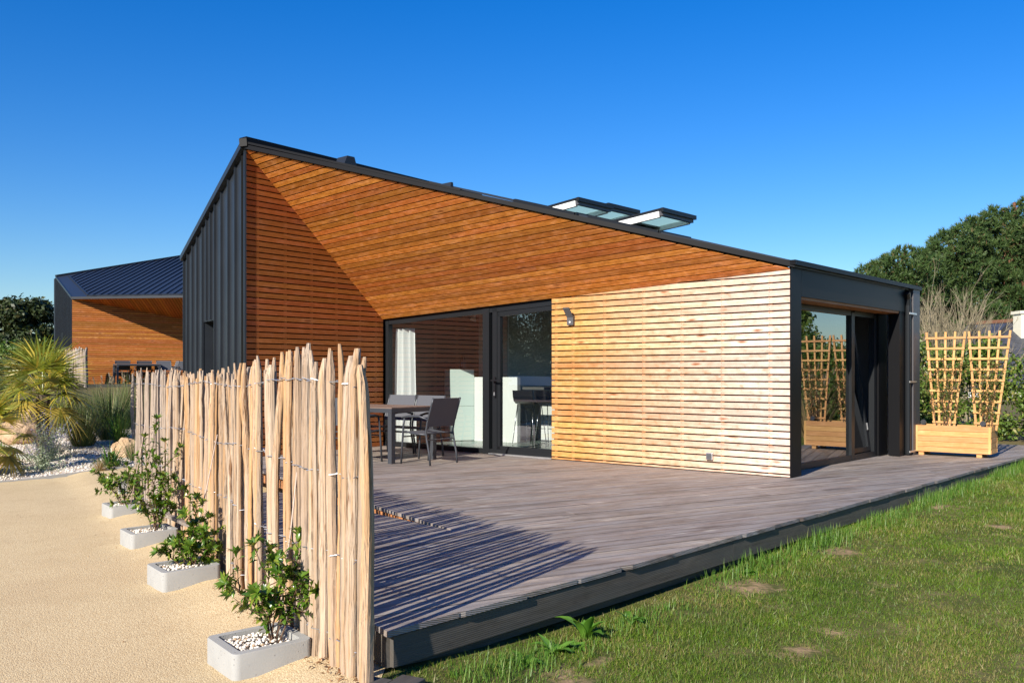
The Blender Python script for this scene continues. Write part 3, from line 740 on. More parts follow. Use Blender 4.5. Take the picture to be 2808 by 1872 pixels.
# glazing beside the front wall
SET = .09
GL = (C - B).length
def on1(s, z, r=SET): return B + W1 * s - N1 * r + UP * z
def zg(s): return ztop(LW + s) - .035
mb = MB()
mb.box(on1(GL - .05, (zg(GL)) / 2), UP, W1, N1, zg(GL), .07, .09)
mul = 1.30                                     # the two mullions between door leaf and big pane
mb.box(on1(mul, zg(mul) / 2), UP, W1, N1, zg(mul), .13, .10)
mb.box(on1(mul - .17, zg(mul) / 2), UP, W1, N1, zg(mul) - .02, .09, .08)
mb.beam(on1(.0, zg(0) - .02), on1(GL, zg(GL) - .02), UP, .08, .10)
mb.beam(on1(.0, .045), on1(GL, .045), UP, .09, .07)
gf = mb.build('glazed_front', M['alu'], house)
def tilted_pane(s0, s1):
    m = MB(); q = [on1(s0, .06), on1(s1, .06), on1(s1, zg(s1) - .05), on1(s0, zg(s0) - .05)]
    if (q[1] - q[0]).cross(q[2] - q[0]).dot(N1) < 0: q = q[::-1]
    m.face(q); return m
tilted_pane(mul + .06, GL - .07).build('pane', M['glass'], gf)
mb = MB(); mb.box(on1(mul - .24, zg(mul) / 2 - .02), UP, W1, N1, zg(mul) - .12, .06, .06)
mb.beam(on1(.02, .10), on1(mul - .22, .10), UP, .06, .06); mb.beam(on1(.02, zg(0) - .10), on1(mul - .22, zg(mul) - .10), UP, .06, .07)
dl = mb.build('sliding_door', M['alu'], house)
tilted_pane(.0, mul - .25).build('pane', M['glass'], dl)
mb = MB(); hs = on1(mul - .19, 1.0, SET - .06)
mb.box(hs, UP, W1, N1, .30, .035, .012); mb.box(hs + N1 * .035 + UP * .10, W1, UP, N1, .02, .02, .06); mb.box(hs + N1 * .06 + UP * .10 - W1 * .08, W1, UP, N1, .20, .022, .016)
mb.build('handle', M['black_gloss'], dl)
mb = MB(); mb.box(on1(mul - .19, .90, SET - .07), UP, W1, N1, .05, .02, .01); mb.build('lock', M['alu_light'], dl)
mb = MB(); mb.beam(on1(.0, .012, SET - .07), on1(mul - .1, .012, SET - .07), UP, .07, .02); mb.build('threshold', M['alu_light'], house)
# room behind the glass
mb = MB()
fl = [A - N1 * .2, C - N1 * .02 - W1 * .0, C - N1 * .2 + W3 * 3.2, E - N2 * .9 + W1 * .2, A - N2 * .45 - N1 * .2]
fl = [A - N1 * .16 - N2 * .3, C - N1 * .11 - W1 * .02, C + W3 * 3.4, E + W1 * .5 + D2 * .2, E - N2 * .3]
slabq = [Vector((p.x, p.y, .02)) for p in fl]
slab(mb, slabq, .03); mb.build('interior_floor', M['tile'], house)
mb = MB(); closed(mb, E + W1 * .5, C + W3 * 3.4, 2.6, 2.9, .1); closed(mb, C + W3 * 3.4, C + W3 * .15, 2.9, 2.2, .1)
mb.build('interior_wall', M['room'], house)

# ------------------------------------------------------------------ terrace deck
deck_poly = []
def lat_al(p): r = Vector(p) - K1; return (r.dot(BL), r.dot(BA))
far = 14.4
pl = [(0, 0), lat_al(K1 + FD * far), lat_al(K1 + FD * far - FN * 6.5), (9.0, 10.6), (0, 10.6)]
RAMP_L, RAMP_A = 1.565, 2.22
mb = MB(); n_ = 0; a0 = 0.0; BW = .145
up_poly1 = clip(pl, 0, 1, RAMP_A)
up_poly2 = clip(clip(pl, 0, -1, -RAMP_A), -1, 0, -RAMP_L)
while a0 < 10.6:
    strip = clip(clip(pl, 0, -1, -(a0 + .0035)), 0, 1, a0 + BW - .0035)
    a1 = a0 + BW
    if len(strip) >= 3:
        if a0 >= RAMP_A: strip = clip(strip, -1, 0, -RAMP_L)
        if len(strip) >= 3:
            if area(strip) < 0: strip = strip[::-1]
            e = random.uniform(-.012, .012); strip = clip(strip, FN.dot(BL), FN.dot(BA), e)
            cuts = sorted(random.uniform(.15, .85) * 12 for _ in range(2)) if a0 > .4 else []
            pieces = []; rest = strip
            for cx in cuts:
                l_ = clip(rest, 1, 0, cx - .0015); rest = clip(rest, -1, 0, -cx - .0015)
                if len(l_) >= 3: pieces.append(l_)
            if len(rest) >= 3: pieces.append(rest)
            for q in pieces:
                if abs(area(q)) < 1e-3: continue
                zz = random.uniform(-.0015, .0015)
                pts = [K1 + BL * x + BA * y + UP * (zz - .028) for x, y in q]
                mb.prism(pts, UP * .028, BL, BA, random.uniform(0, 60), -a0)
    a0 = a1
deck = mb.build('deck', M['deck']); tag(deck, kind='structure')
# ramp that drops towards the entrance
mb = MB(); a0 = RAMP_A
while a0 < 6.7:
    z0, z1 = -.042 * (a0 - RAMP_A), -.042 * (a0 + BW - RAMP_A)
    q = [K1 + BL * .0 + BA * (a0 + .0025) + UP * (z0 - .028), K1 + BL * (RAMP_L - .004) + BA * (a0 + .0025) + UP * (z0 - .028),
         K1 + BL * (RAMP_L - .004) + BA * (a0 + BW - .0025) + UP * (z1 - .028), K1 + BL * .0 + BA * (a0 + BW - .0025) + UP * (z1 - .028)]
    mb.prism(q, UP * .028, BL, BA, random.uniform(0, 60), -a0); a0 += BW
mb.build('ramp', M['deck'], deck)
mb = MB(); mb.beam(K1 + BL * (RAMP_L + .03) + BA * (RAMP_A + .35) - UP * .075, K1 + BL * (RAMP_L + .03) + BA * 8.9 - UP * .11, UP, .03, .09)
mb.build('ramp_riser', M['batten'], deck)
# fascia along the lawn and the framing under it
mb = MB()
segs = [0.05, 3.35, 6.6, 9.9, far - .02]
for a, b in zip(segs, segs[1:]):
    c = K1 + FD * (a + b) / 2 - FN * .034 - UP * (.036 + .0725)
    mb.box(c, FD, UP, FN, b - a - .004, .145, .027)
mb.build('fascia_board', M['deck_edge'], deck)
mb = MB()
mb.box(K1 + FD * 7.2 - FN * .10 - UP * (.09), FD, UP, FN, 14.2, .10, .045)
mb.box(K1 + FD * 7.2 - FN * .12 - UP * (.215), FD, UP, FN, 14.2, .07, .05)
# left side boards at the corner
mb.box(K1 + BA * .13 - UP * .11 + BL * .03, BA, UP, BL, .14, .15, .03); mb.box(K1 + BA * .9 - UP * .11 + BL * .05, BA, UP, BL, 1.3, .14, .03)
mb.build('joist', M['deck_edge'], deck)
mb = MB()
for a in np.arange(.4, 10, 1.6):
    mb.box(K1 + BL * .12 + BA * a - UP * .30, BL, BA, UP, .09, .09, .4)
    mb.box(K1 + FD * a - FN * .35 - UP * .3, BL, BA, UP, .09, .09, .4)
mb.build('footing', M['concrete'], deck)
# two sleepers at the corner between path and lawn
for i, (px, py, w, dx) in enumerate(((1050, 1850, .15, 0), (1135, 1846, .14, 0))):
    q = at(px, py, -.165); d = Vector((-.45, -.89, 0)).normalized(); s = Vector((-d.y, d.x, 0))
    mb = MB(); mb.box(q + d * .30 - UP * .09 + s * (.0), d, s, UP, .6, w * .9, .16)
    o = mb.build('timber_sleeper', M['deck_edge'], bevel=.006)
    tag(o, ('grey weathered timber sleeper end beside the thick end post of the stake fence', 'brown weathered timber sleeper end under the front corner of the deck')[i], 'sleeper', 'timber sleepers at the deck corner')

# ------------------------------------------------------------------ leaf and blade collectors
class LC:
    """collects small faces; every leaf or blade is an island of its own"""
    def __init__(s): s.v = []; s.f = []
    def leaf(s, p, d, nrm, L, W, curl=.15, fold=.25):
        p, d = Vector(p), Vector(d).normalized(); side = d.cross(Vector(nrm))
        if side.length < 1e-3: side = d.cross(Vector((.3, .5, .8)))
        side.normalize(); n = side.cross(d)
        i = len(s.v); m = p + d * L * .5
        s.v += [tuple(p), tuple(m + side * W * .5 + n * W * fold), tuple(p + d * L - n * L * curl), tuple(m - side * W * .5 + n * W * fold), tuple(m)]
        s.f += [(i, i + 1, i + 4), (i + 1, i + 2, i + 4), (i + 2, i + 3, i + 4), (i + 3, i, i + 4)]
    def broad(s, p, d, L, W, curl=.5, cup=.2):
        p, d = Vector(p), Vector(d).normalized(); side = d.cross(UP); side.normalize(); i = len(s.v); q = p.copy(); prof = (.12, .62, .95, 1.0, .78, .40, .03); st = L / (len(prof) - 1)
        for k, w in enumerate(prof):
            n = side.cross(d).normalized(); wv = 1 + .12 * math.sin(k * 2.3 + p.x * 90)
            s.v += [tuple(q - side * w * W / 2 * wv + n * W * cup * w), tuple(q - n * 0), tuple(q + side * w * W / 2 * wv + n * W * cup * w)]
            d = (d - UP * curl * .28).normalized(); q = q + d * st
        for k in range(len(prof) - 1):
            a = i + 3 * k; s.f += [(a, a + 1, a + 4), (a, a + 4, a + 3), (a + 1, a + 2, a + 5), (a + 1, a + 5, a + 4)]
    def blade(s, p, d, L, W, droop=.5, seg=4, up=Vector((0, 0, 1)), taper=True):
        """a narrow strip that starts along d and bends down"""
        p, d = Vector(p), Vector(d).normalized(); side = d.cross(up)
        if side.length < 1e-3: side = Vector((1, 0, 0))
        side.normalize(); i = len(s.v); q = p.copy(); st = L / seg
        for k in range(seg + 1):
            w = W * (1 - (k / seg) ** 2 * (.95 if taper else .3))
            s.v += [tuple(q - side * w / 2), tuple(q + side * w / 2)]
            dd = (d - up * droop * (k / seg) ** 1.5 * 2).normalized(); q = q + dd * st
        for k in range(seg):
            a = i + 2 * k; s.f += [(a, a + 1, a + 3), (a, a + 3, a + 2)]
    def build(s, name, mat, parent=None): return mesh_np(name, s.v, s.f, mat, parent)
def rdir(up=0.0):
    while True:
        v = Vector((random.gauss(0, 1), random.gauss(0, 1), random.gauss(0, 1) + up))
        if v.length > .1: return v.normalized()
def cloud_np(clumps, per, size, mat, name, parent=None, shell=.55, squash=1.0, aspect=.55, flat=.0):
    """leaf quads spread through ellipsoid clumps: (x, y, z, rx, ry, rz)"""
    cl = np.array(clumps, float); n = len(cl) * per
    ci = np.repeat(np.arange(len(cl)), per)
    d = rng.normal(size=(n, 3)); d /= np.linalg.norm(d, axis=1)[:, None]
    r = (shell + (1 - shell) * rng.random(n) ** .6) * (1 + .18 * rng.normal(size=n))
    p = cl[ci, :3] + d * r[:, None] * cl[ci, 3:]
    # leaf frames, loosely facing outward and up
    nr = d * .7 + rng.normal(size=(n, 3)) * .7 + np.array([0, 0, .35 + flat]); nr /= np.linalg.norm(nr, axis=1)[:, None]
    t = np.cross(nr, rng.normal(size=(n, 3))); t /= np.linalg.norm(t, axis=1)[:, None]; b = np.cross(nr, t)
    L = (size * (.6 + .8 * rng.random(n)))[:, None]; W = L * aspect
    v = np.stack([p - t * L / 2, p + b * W / 2 + nr * W * .15, p + t * L / 2, p - b * W / 2 + nr * W * .15], 1).reshape(-1, 3)
    f = np.arange(n * 4).reshape(-1, 4)
    return mesh_np(name, v, f, mat, parent)

# ------------------------------------------------------------------ stake fences
def stake_mesh(L, r, lean, flat, seed, point=.12, n=7):
    rs = random.Random(seed); v, f = [], []
    cs = [r * rs.uniform(.62, 1.28) for _ in range(n)]
    if flat: k0 = rs.randrange(n); cs[k0] *= .45; cs[(k0 + 1) % n] *= .5
    ph = rs.uniform(0, 6.28); bx, by = rs.uniform(-1, 1) * .022, rs.uniform(-1, 1) * .022; wob = rs.uniform(.5, 1.5)
    zs = [(1 - point) * i / 17 for i in range(18)] + [1 - point * .5, 1.0]
    chx, chy = rs.uniform(-.7, .7) * r, rs.uniform(-.7, .7) * r
    kn = [(rs.uniform(.05, .9), rs.uniform(0, 6.28), rs.uniform(.25, .6)) for _ in range(rs.choice((1, 2, 3)))]
    f2, p2 = rs.uniform(4, 8), rs.uniform(0, 6.28)
    for z in zs:
        tp = 1.0 if z <= 1 - point + 1e-6 else (1.0 - .34 * (z - 1 + point) / point if z < 1 else .48)
        g = (1.12 - .25 * z) * tp * rs.uniform(.90, 1.10); tip = max(0, (z - 1 + point) / point)
        ox = bx * math.sin(z * 3.1 * wob + ph) + .16 * r * math.sin(z * f2 + p2) + lean[0] * z + chx * tip + rs.uniform(-.07, .07) * r
        oy = by * math.sin(z * 2.7 * wob + ph * 2) + .16 * r * math.cos(z * f2 * .8 + p2) + lean[1] * z + chy * tip + rs.uniform(-.07, .07) * r
        tw = ph + z * .5
        for q in range(n):
            a = 2 * math.pi * q / n + tw; e = 1.0
            for kz, ka, kh in kn: e += kh * math.exp(-((z - kz) / .022) ** 2) * max(0, math.cos(a - ka)) ** 2
            v.append((ox + cs[q] * g * e * math.cos(a), oy + cs[q] * g * e * math.sin(a), z * L))
    for k in range(len(zs) - 1):
        for q in range(n):
            p = (q + 1) % n; f.append((k * n + q, k * n + p, (k + 1) * n + p, (k + 1) * n + q))
    f.append(tuple(range(n - 1, -1, -1))); f.append(tuple((len(zs) - 1) * n + q for q in range(n)))
    me = bpy.data.meshes.new('stake'); me.from_pydata(v, [], f); me.update()
    sm = [rs.random() < .6] * (len(f) - 2) + [False, False]
    me.polygons.foreach_set('use_smooth', sm)
    return me
def add_stake(root, pos, L, r, lean, flat, mat, seed, name='stake'):
    me = stake_mesh(L, r, lean, flat, seed, random.uniform(.04, .10)); me.materials.append(mat)
    o = bpy.data.objects.new(name, me); COL.objects.link(o); o.parent = root
    o.location = Vector(pos) - root.location
    return o
fence = thing('stake_fence', (-2.2, 7.0, -.2), 'pale split chestnut stake fence bound with wire, running along the deck beside the path', 'fence')
total = FL[-1]; s = .07; k = 0; stakes = []; rest = []
while s < total:
    p = fence_at(s); dn = (fence_at(min(total, s + .1)) - fence_at(max(0, s - .1))).normalized(); nr = Vector((dn.y, -dn.x, 0))
    r = random.choice((.014, .017, .020, .023, .027))
    p = p + nr * random.uniform(-.02, .02)
    gz_ = float(ground_z(p.x, p.y)); drop = float(ground_z(*fence_at(s).xy)) + .185
    top = 1.285 + (.03 if s < 1.2 else 0) + drop * 1.0 + random.gauss(0, .022) - (.03 if 2.3 < s < 5 else 0)
    trend = -.03 if .5 < s < 3.2 else 0.0
    ln = dn * random.gauss(-trend, .026) + nr * random.gauss(0, .010)
    base = p - ln * .45; base.z = gz_ - .06
    o = add_stake(fence, base, top - base.z, r, (ln.x, ln.y), random.random() < .6, M['stake_far'] if s > 5.4 and random.random() < .6 else M['stake'], 100 + k)
    if k >= 98: rest.append(o)
    stakes.append((s, p.copy(), nr, drop)); s += r * 2 + random.uniform(.002, .032); k += 1
if rest:                                      # the farthest stakes, past the first hundred, as one part
    bm = bmesh.new()
    for o in rest:
        me = o.data.copy(); me.transform(Matrix.Translation(o.location)); bm.from_mesh(me)
    me = bpy.data.meshes.new('stake'); bm.to_mesh(me); bm.free(); me.materials.append(M['stake_far'])
    for o in rest: bpy.data.objects.remove(o)
    o = bpy.data.objects.new('stake', me); COL.objects.link(o); o.parent = fence; o['kind'] = 'stuff'
# thick weathered end post
q = Vector((-.637, 4.10, -.26)); add_stake(fence, q, 1.50, .026, (-.055, .03), True, M['stake'], 55, 'end_post')
def wires(root, pts_list, rad=.0024):
    for pts in pts_list:
        mb = MB()
        for tw in (0, 1):
            line = []
            for i, (p, nr) in enumerate(pts):
                sgn = 1 if (i + tw) % 2 else -1
                line.append(p + nr * .024 * sgn + UP * (.004 * (1 if tw else -1)))
                if i + 1 < len(pts):
                    m = (p + pts[i + 1][0]) / 2; line.append(m + UP * random.uniform(-.004, .004))
            mb.tube(line, rad, 4)
        mb.build('wire', M['wire'], root)
wl = []
for z in (1.165, .75, .335, -.06):
    pts = []; sag = 0
    for (s_, p, nr, drop) in stakes:
        w = .02 * math.sin(s_ * 2.2 + z * 5) + random.uniform(-.006, .006)
        pts.append((Vector((p.x, p.y, z + drop + w)), nr))
    wl.append(pts)
wires(fence, wl)
def small_fence(name_loc, a, b, H, n, label, r0=.022, grp=None):
    root = thing('stake_fence', name_loc, label, 'fence')
    a, b = Vector(a), Vector(b); d = (b - a).normalized(); nr = Vector((d.y, -d.x, 0)); w = [[], []]
    for k in range(n):
        p = a.lerp(b, (k + random.uniform(.2, .8)) / n); z = p.z
        ln = d * random.gauss(0, .02)
        add_stake(root, (p.x, p.y, z - .05), H + random.gauss(0, .04), r0 * random.uniform(.8, 1.3), (ln.x, ln.y), True, M['stake_grey'], 900 + k + int(a.y * 10))
        for i, h in enumerate((.35, .85)): w[i].append((Vector((p.x, p.y, z + H * h)), nr))
    wires(root, w); return root
za = float(ground_z(-7.2, 17.4)); zb = float(ground_z(-6.0, 18.0))
small_fence((-6.6, 17.7, za), (-7.2, 17.4, za), (-5.95, 18.0, zb), 1.42, 26, 'grey weathered stake fence behind the far end of the pale stake fence')

# ------------------------------------------------------------------ concrete planters, shrubs and canes beside the fence
PA = Vector((.80, .60, 0)); PB = Vector((-.60, .80, 0))
def rounded_rect(x0, x1, y0, y1, r, n=5):
    out = []
    for cx, cy, a0 in ((x1 - r, y0 + r, -90), (x1 - r, y1 - r, 0), (x0 + r, y1 - r, 90), (x0 + r, y0 + r, 180)):
        for k in range(n): a = R(a0 + 90 * k / (n - 1)); out.append((cx + r * math.cos(a), cy + r * math.sin(a)))
    return out
def make_planter(corner, label):
    root = thing('planter', (0, 0, 0), label, 'planter', 'square concrete planters along the stake fence')
    c = Vector(corner); S = .40; H = .30; root.location = c - UP * .12; root.matrix_world = Matrix.Translation(root.location)
    o = rounded_rect(0, S, 0, S, .035); i = rounded_rect(.045, S - .045, .045, S - .045, .02); n = len(o)
    P = lambda q, z: c + PA * q[0] + PB * q[1] + UP * z + UP * (q[0] * .03)
    v, f = [], []
    for ring, z in ((o, -H), (o, -.006), ([(S / 2 + (x - S / 2) * .985, S / 2 + (y - S / 2) * .985) for x, y in o], 0), (i, 0), (i, -.16)):
        v += [tuple(P(q, z) - root.location) for q in ring]
    for k in range(4):
        for a in range(n):
            b = (a + 1) % n; f.append((k * n + a, k * n + b, (k + 1) * n + b, (k + 1) * n + a))
    f.append(tuple(4 * n + a for a in range(n)))
    me = bpy.data.meshes.new('concrete_box'); me.from_pydata(v, [], f); me.update(); me.materials.append(M['concrete'])
    me.polygons.foreach_set('use_smooth', [True] * (4 * n) + [False])
    ob = bpy.data.objects.new('concrete_box', me); COL.objects.link(ob); ob.parent = root
    ed = ob.modifiers.new('split', 'EDGE_SPLIT'); ed.split_angle = R(40)
    # pebbles
    pv, pf = [], []
    ico = bmesh.new(); bmesh.ops.create_icosphere(ico, subdivisions=1, radius=1); iv = np.array([x.co[:] for x in ico.verts]); it = np.array([[w.index for w in x.verts] for x in ico.faces]); ico.free()
    for lay in range(2):
        for k in range(170):
            x, y = random.uniform(.055, S - .055), random.uniform(.055, S - .055)
            q = P((x, y), -.045 + lay * .012 + random.uniform(-.004, .006) + .02 * math.sin(x * 9) * math.sin(y * 7)) - root.location
            sc = np.array([random.uniform(.007, .0125), random.uniform(.007, .012), random.uniform(.005, .009)])
            pts = iv * sc * (1 + .15 * rng.normal(size=(len(iv), 1))); an = random.uniform(0, 6.28)
            rot = np.array([[math.cos(an), -math.sin(an), 0], [math.sin(an), math.cos(an), 0], [0, 0, 1]])
            pf.append(it + sum(len(z) for z in pv)); pv.append(pts @ rot.T + np.array(q))
    pb = mesh_np('pebbles', np.concatenate(pv), np.concatenate(pf), M['pebble'], smooth=True); pb.parent = root; pb['kind'] = 'stuff'
    return c, P
def shrub(base, stems, label, seed, leafL=.060, leafW=.024, dens=1.0, bush=None, grp='glossy shrubs in the concrete planters'):
    """stems: list of (tip, bend) ; leaves in whorls along and at the tips"""
    rs = random.Random(seed); random.seed(seed)
    root = thing('shrub', base, label, 'shrub', grp)
    sm = MB(); lc = LC(); rl = LC()
    base = Vector(base)
    def twig(p0, p1, r0, depth):
        p0, p1 = Vector(p0), Vector(p1); L = (p1 - p0).length
        mid = p0.lerp(p1, .5) + rdir(.2) * L * .10
        pts = [p0, p0.lerp(mid, .5) + rdir() * L * .02, mid, mid.lerp(p1, .5) + rdir() * L * .02, p1]
        sm.tube(pts, [r0, r0 * .85, r0 * .7, r0 * .55, r0 * .4], 5)
        d = (p1 - mid).normalized()
        nl = int(L * 78 * dens)
        for k in range(nl):
            t = rs.uniform(.22, 1.0); q = pts[0].lerp(pts[2], t * 2) if t < .5 else pts[2].lerp(pts[4], t * 2 - 1)
            out = (rdir(.15) - d * .1).normalized(); dd = (out * .9 + d * .55).normalized()
            (lc).leaf(q, dd, UP + rdir() * .5, leafL * rs.uniform(.6, 1.15), leafW * rs.uniform(.75, 1.15), rs.uniform(.05, .35), .22)
        for k in range(int(14 * dens)):                # whorl at the tip
            a = k * 2.4 + rs.uniform(-.3, .3); s1 = d.cross(Vector((.2, .9, .1))).normalized(); s2 = d.cross(s1)
            out = s1 * math.cos(a) + s2 * math.sin(a); dd = (out * rs.uniform(.5, 1.0) + d * .75).normalized()
            tgt = lc
            tgt.leaf(p1, dd, d, leafL * rs.uniform(.8, 1.2), leafW * rs.uniform(.8, 1.1), rs.uniform(.0, .3), .25)
        if depth > 0:
            for k in range(rs.choice((3, 4, 4))):
                t = rs.uniform(.35, .85); q = pts[0].lerp(pts[2], t * 2) if t < .5 else pts[2].lerp(pts[4], t * 2 - 1)
                dd = (d * .7 + rdir(.25) * .8).normalized()
                twig(q, q + dd * L * rs.uniform(.28, .5), r0 * .6, depth - 1)
    for tip in stems: twig(base + Vector((rs.uniform(-.03, .03), rs.uniform(-.03, .03), 0)), base + Vector(tip), .0055, 1)
    st = sm.build('stem', M['stem'], root); st.matrix_parent_inverse = Matrix.Translation(-base)
    lv = lc.build('foliage', M['photinia'], root); lv.matrix_parent_inverse = Matrix.Translation(-base)
    if rl.v:
        r_ = rl.build('red_leaf', M['red_leaf'], root); r_.matrix_parent_inverse = Matrix.Translation(-base)
    return root
RGT = Vector((1, 0, 0)); SP = [(641, 1797, -.12), (446, 1571.5, -.14), (360, 1466, -.165), (302.5, 1390, -.19)]
plab = ['pale concrete planter of white pebbles nearest the end post, at the bottom edge', 'pale concrete planter second from the deck corner, its white pebbles widely in view',
        'pale concrete planter third from the deck corner under the tallest climbing shrub', 'pale concrete planter of white pebbles nearest the gravel garden']
PC = []
for (px, py, z), lab in zip(SP, plab): PC.append(make_planter(at(px, py, z), lab))
ctr = lambda i, u, w, z=-.05: PC[i][1]((u, w), z)
SCN = {'a': ctr(0, .27, .17), 'b': ctr(1, .24, .22), 'c': ctr(2, .24, .20), 'd': ctr(3, .20, .20)}
shrub(SCN['a'], [(-.03, .05, .47), (.10, .10, .52), (-.24, .02, .32), (.02, -.05, .26), (.13, -.02, .34), (-.10, .0, .24), (.05, .05, .36)], 'open glossy green shrub in the concrete planter at the bottom of the picture', 11, dens=.95)
shrub(SCN['b'], [(.07, .05, .46), (.13, .05, .36), (-.12, .0, .20), (-.16, -.02, .12), (.02, .0, .30), (.16, .02, .24), (.15, .05, .14), (-.04, .0, .24), (.08, -.06, .16)], 'dense rounded glossy shrub in the second concrete planter, a leaning cane through it', 12, dens=1.15)
shrub(SCN['c'], [(.06, .10, .80), (.0, .10, .60), (-.10, .05, .84), (.10, .05, .45), (-.14, .0, .32), (.02, -.04, .30), (.13, .0, .25), (.03, .08, .50)], 'tall slender glossy shrub climbing the stake fence from the third planter', 13, dens=1.0)
shrub(SCN['d'], [(-.28, -.02, .36), (-.16, .0, .42), (.02, .05, .40), (.12, .05, .50), (-.22, .0, .26), (.14, .0, .28), (-.05, -.05, .30)], 'spreading glossy shrub in the farthest concrete planter', 14, dens=1.0)
cg = 'bamboo canes leaning in the planters'
for b_, tpx, lab in ((SCN['a'] + Vector((.0, .03, 0)), (818, 1258, 4.78), 'thin bamboo cane leaning from the nearest planter onto the stake fence'), (SCN['b'], (596, 1191, 6.78), 'thin bamboo cane leaning out of the dense shrub in the second planter'),
                     (SCN['d'] + Vector((.05, .0, 0)), (400, 1150, 9.5), 'thin bamboo cane standing in the farthest planter')):
    t_ = atY(*tpx); mb = MB(); mb.tube([b_, b_.lerp(t_, .3), b_.lerp(t_, .6) + Vector((.006, 0, 0)), t_], [.0052, .005, .0045, .004], 6)
    tag(mb.build('bamboo_cane', M['cane'], smooth=True), lab, 'cane', cg)

# ------------------------------------------------------------------ garden table and chairs
def make_chair(label, group):
    root = thing('garden_chair', (0, 0, 0), label, 'chair', group)
    W = .27; r = .0135
    for sx in (-1, 1):
        x = sx * W
        mb = MB(); mb.tube([(x, -.25, 0), (x, -.235, .15), (x, -.19, .34), (x, -.175, .44), (x, -.20, .56), (x, -.28, .80), (x, -.305, .88)], r, 8)
        mb.build('leg', M['chair_metal'], root, smooth=True)
        mb = MB(); mb.tube([(x, .27, 0), (x, .245, .30), (x, .225, .52), (x, .205, .615)], r, 8); mb.build('leg', M['chair_metal'], root, smooth=True)
        mb = MB(); mb.tube([(x * 1.03, .25, .612), (x * 1.03, .12, .635), (x * 1.03, -.06, .64), (x * 1.03, -.22, .60)], [.012, .017, .017, .013], 8); mb.build('armrest', M['chair_metal'], root, smooth=True)
        mb = MB(); mb.tube([(x * .96, -.19, .40), (x * .96, .0, .405), (x * .96, .20, .43), (x * .96, .26, .425)], .012, 8); mb.build('seat_rail', M['chair_metal'], root, smooth=True)
    mb = MB()
    ys = [(-.17, .415), (-.10, .40), (.0, .395), (.10, .405), (.20, .428), (.265, .42)]
    for (y0, z0), (y1, z1) in zip(ys, ys[1:]):
        mb.prism([(-W * .95, y0, z0 - .004), (W * .95, y0, z0 - .004), (W * .95, y1, z1 - .004), (-W * .95, y1, z1 - .004)], (0, 0, .008))
    mb.build('seat', M['chair_mesh'], root)
    mb = MB()
    zs = [(-.19, .50), (-.225, .62), (-.265, .74), (-.305, .875)]
    for (y0, z0), (y1, z1) in zip(zs, zs[1:]):
        mb.prism([(-W * .97, y0, z0), (-W * .97, y1, z1), (W * .97, y1, z1), (W * .97, y0, z0)], Vector((0, -.95, -.3)) * -.007)
    mb.build('backrest', M['chair_mesh'], root)
    mb = MB()
    for y, z in ((-.195, .33), (.24, .36)): mb.tube([(-W, y, z), (W, y, z)], .010, 6)
    mb.build('crossbar', M['chair_metal'], root)
    return root
def make_table(label, L=1.6, Wd=.90, H=.735):
    root = thing('garden_table', (0, 0, 0), label, 'table', 'garden tables')
    for sx in (-1, 1):
        for sy in (-1, 1):
            mb = MB(); mb.box((sx * (L / 2 - .037), sy * (Wd / 2 - .037), (H - .055) / 2), (1, 0, 0), (0, 1, 0), UP, .07, .07, H - .055); mb.build('leg', M['chair_metal'], root)
    mb = MB()
    for sy in (-1, 1): mb.box((0, sy * (Wd / 2 - .02), H - .03), (1, 0, 0), (0, 1, 0), UP, L, .04, .055)
    for sx in (-1, 1): mb.box((sx * (L / 2 - .02), 0, H - .03), (1, 0, 0), (0, 1, 0), UP, .04, Wd - .082, .055)
    mb.build('apron', M['chair_metal'], root)
    mb = MB(); n = 8; w = (Wd - .01) / n
    for k in range(n): mb.box((0, -Wd / 2 + .005 + (k + .5) * w, H + .004), (1, 0, 0), (0, 1, 0), UP, L - .01, w - .006, .016)
    mb.build('tabletop', M['table_slat'], root)
    return root
def place(o, x, y, z, dirv):                  # dirv: where the local +y (front of the chair) points
    o.location = (x, y, z); o.rotation_euler = (0, 0, math.atan2(-dirv[0], dirv[1]))
tl_ = Vector((-.80, .60, 0)); tw_ = Vector((.60, .80, 0)); tc0 = Vector((-1.60, 12.18, 0))       # near right corner of the table
tcen = tc0 + tl_ * .80 + tw_ * .45
tab1 = make_table('grey metal garden table with brown slatted top on the deck beside the glazed front')
tab1.location = tcen; tab1.rotation_euler = (0, 0, math.atan2(tl_.y, tl_.x))
CG = 'grey sling garden chairs around the tables'
ch0 = make_chair('grey garden chair at the right end of the table, seen from behind its dark back', CG)
CM = (tc0 + tw_ * .40 - tl_ * .32); place(ch0, CM.x, CM.y, 0, tl_)
def chair(x, y, z, d, label):
    c = copy_tree(ch0); place(c, x, y, z, d); c['label'] = label; return c
q = tc0 + tl_ * .50 + tw_ * 1.05; chair(q.x, q.y, 0, -tw_, 'grey garden chair beyond the table, the right one, before the big pane')
q = tc0 + tl_ * 1.10 + tw_ * 1.07; chair(q.x, q.y, 0, -tw_, 'grey garden chair beyond the table, the left one, before the white curtain')
q = tc0 + tl_ * .62 - tw_ * .10; chair(q.x, q.y, 0, tw_, 'grey garden chair on the near side of the table, half hidden by the fence')

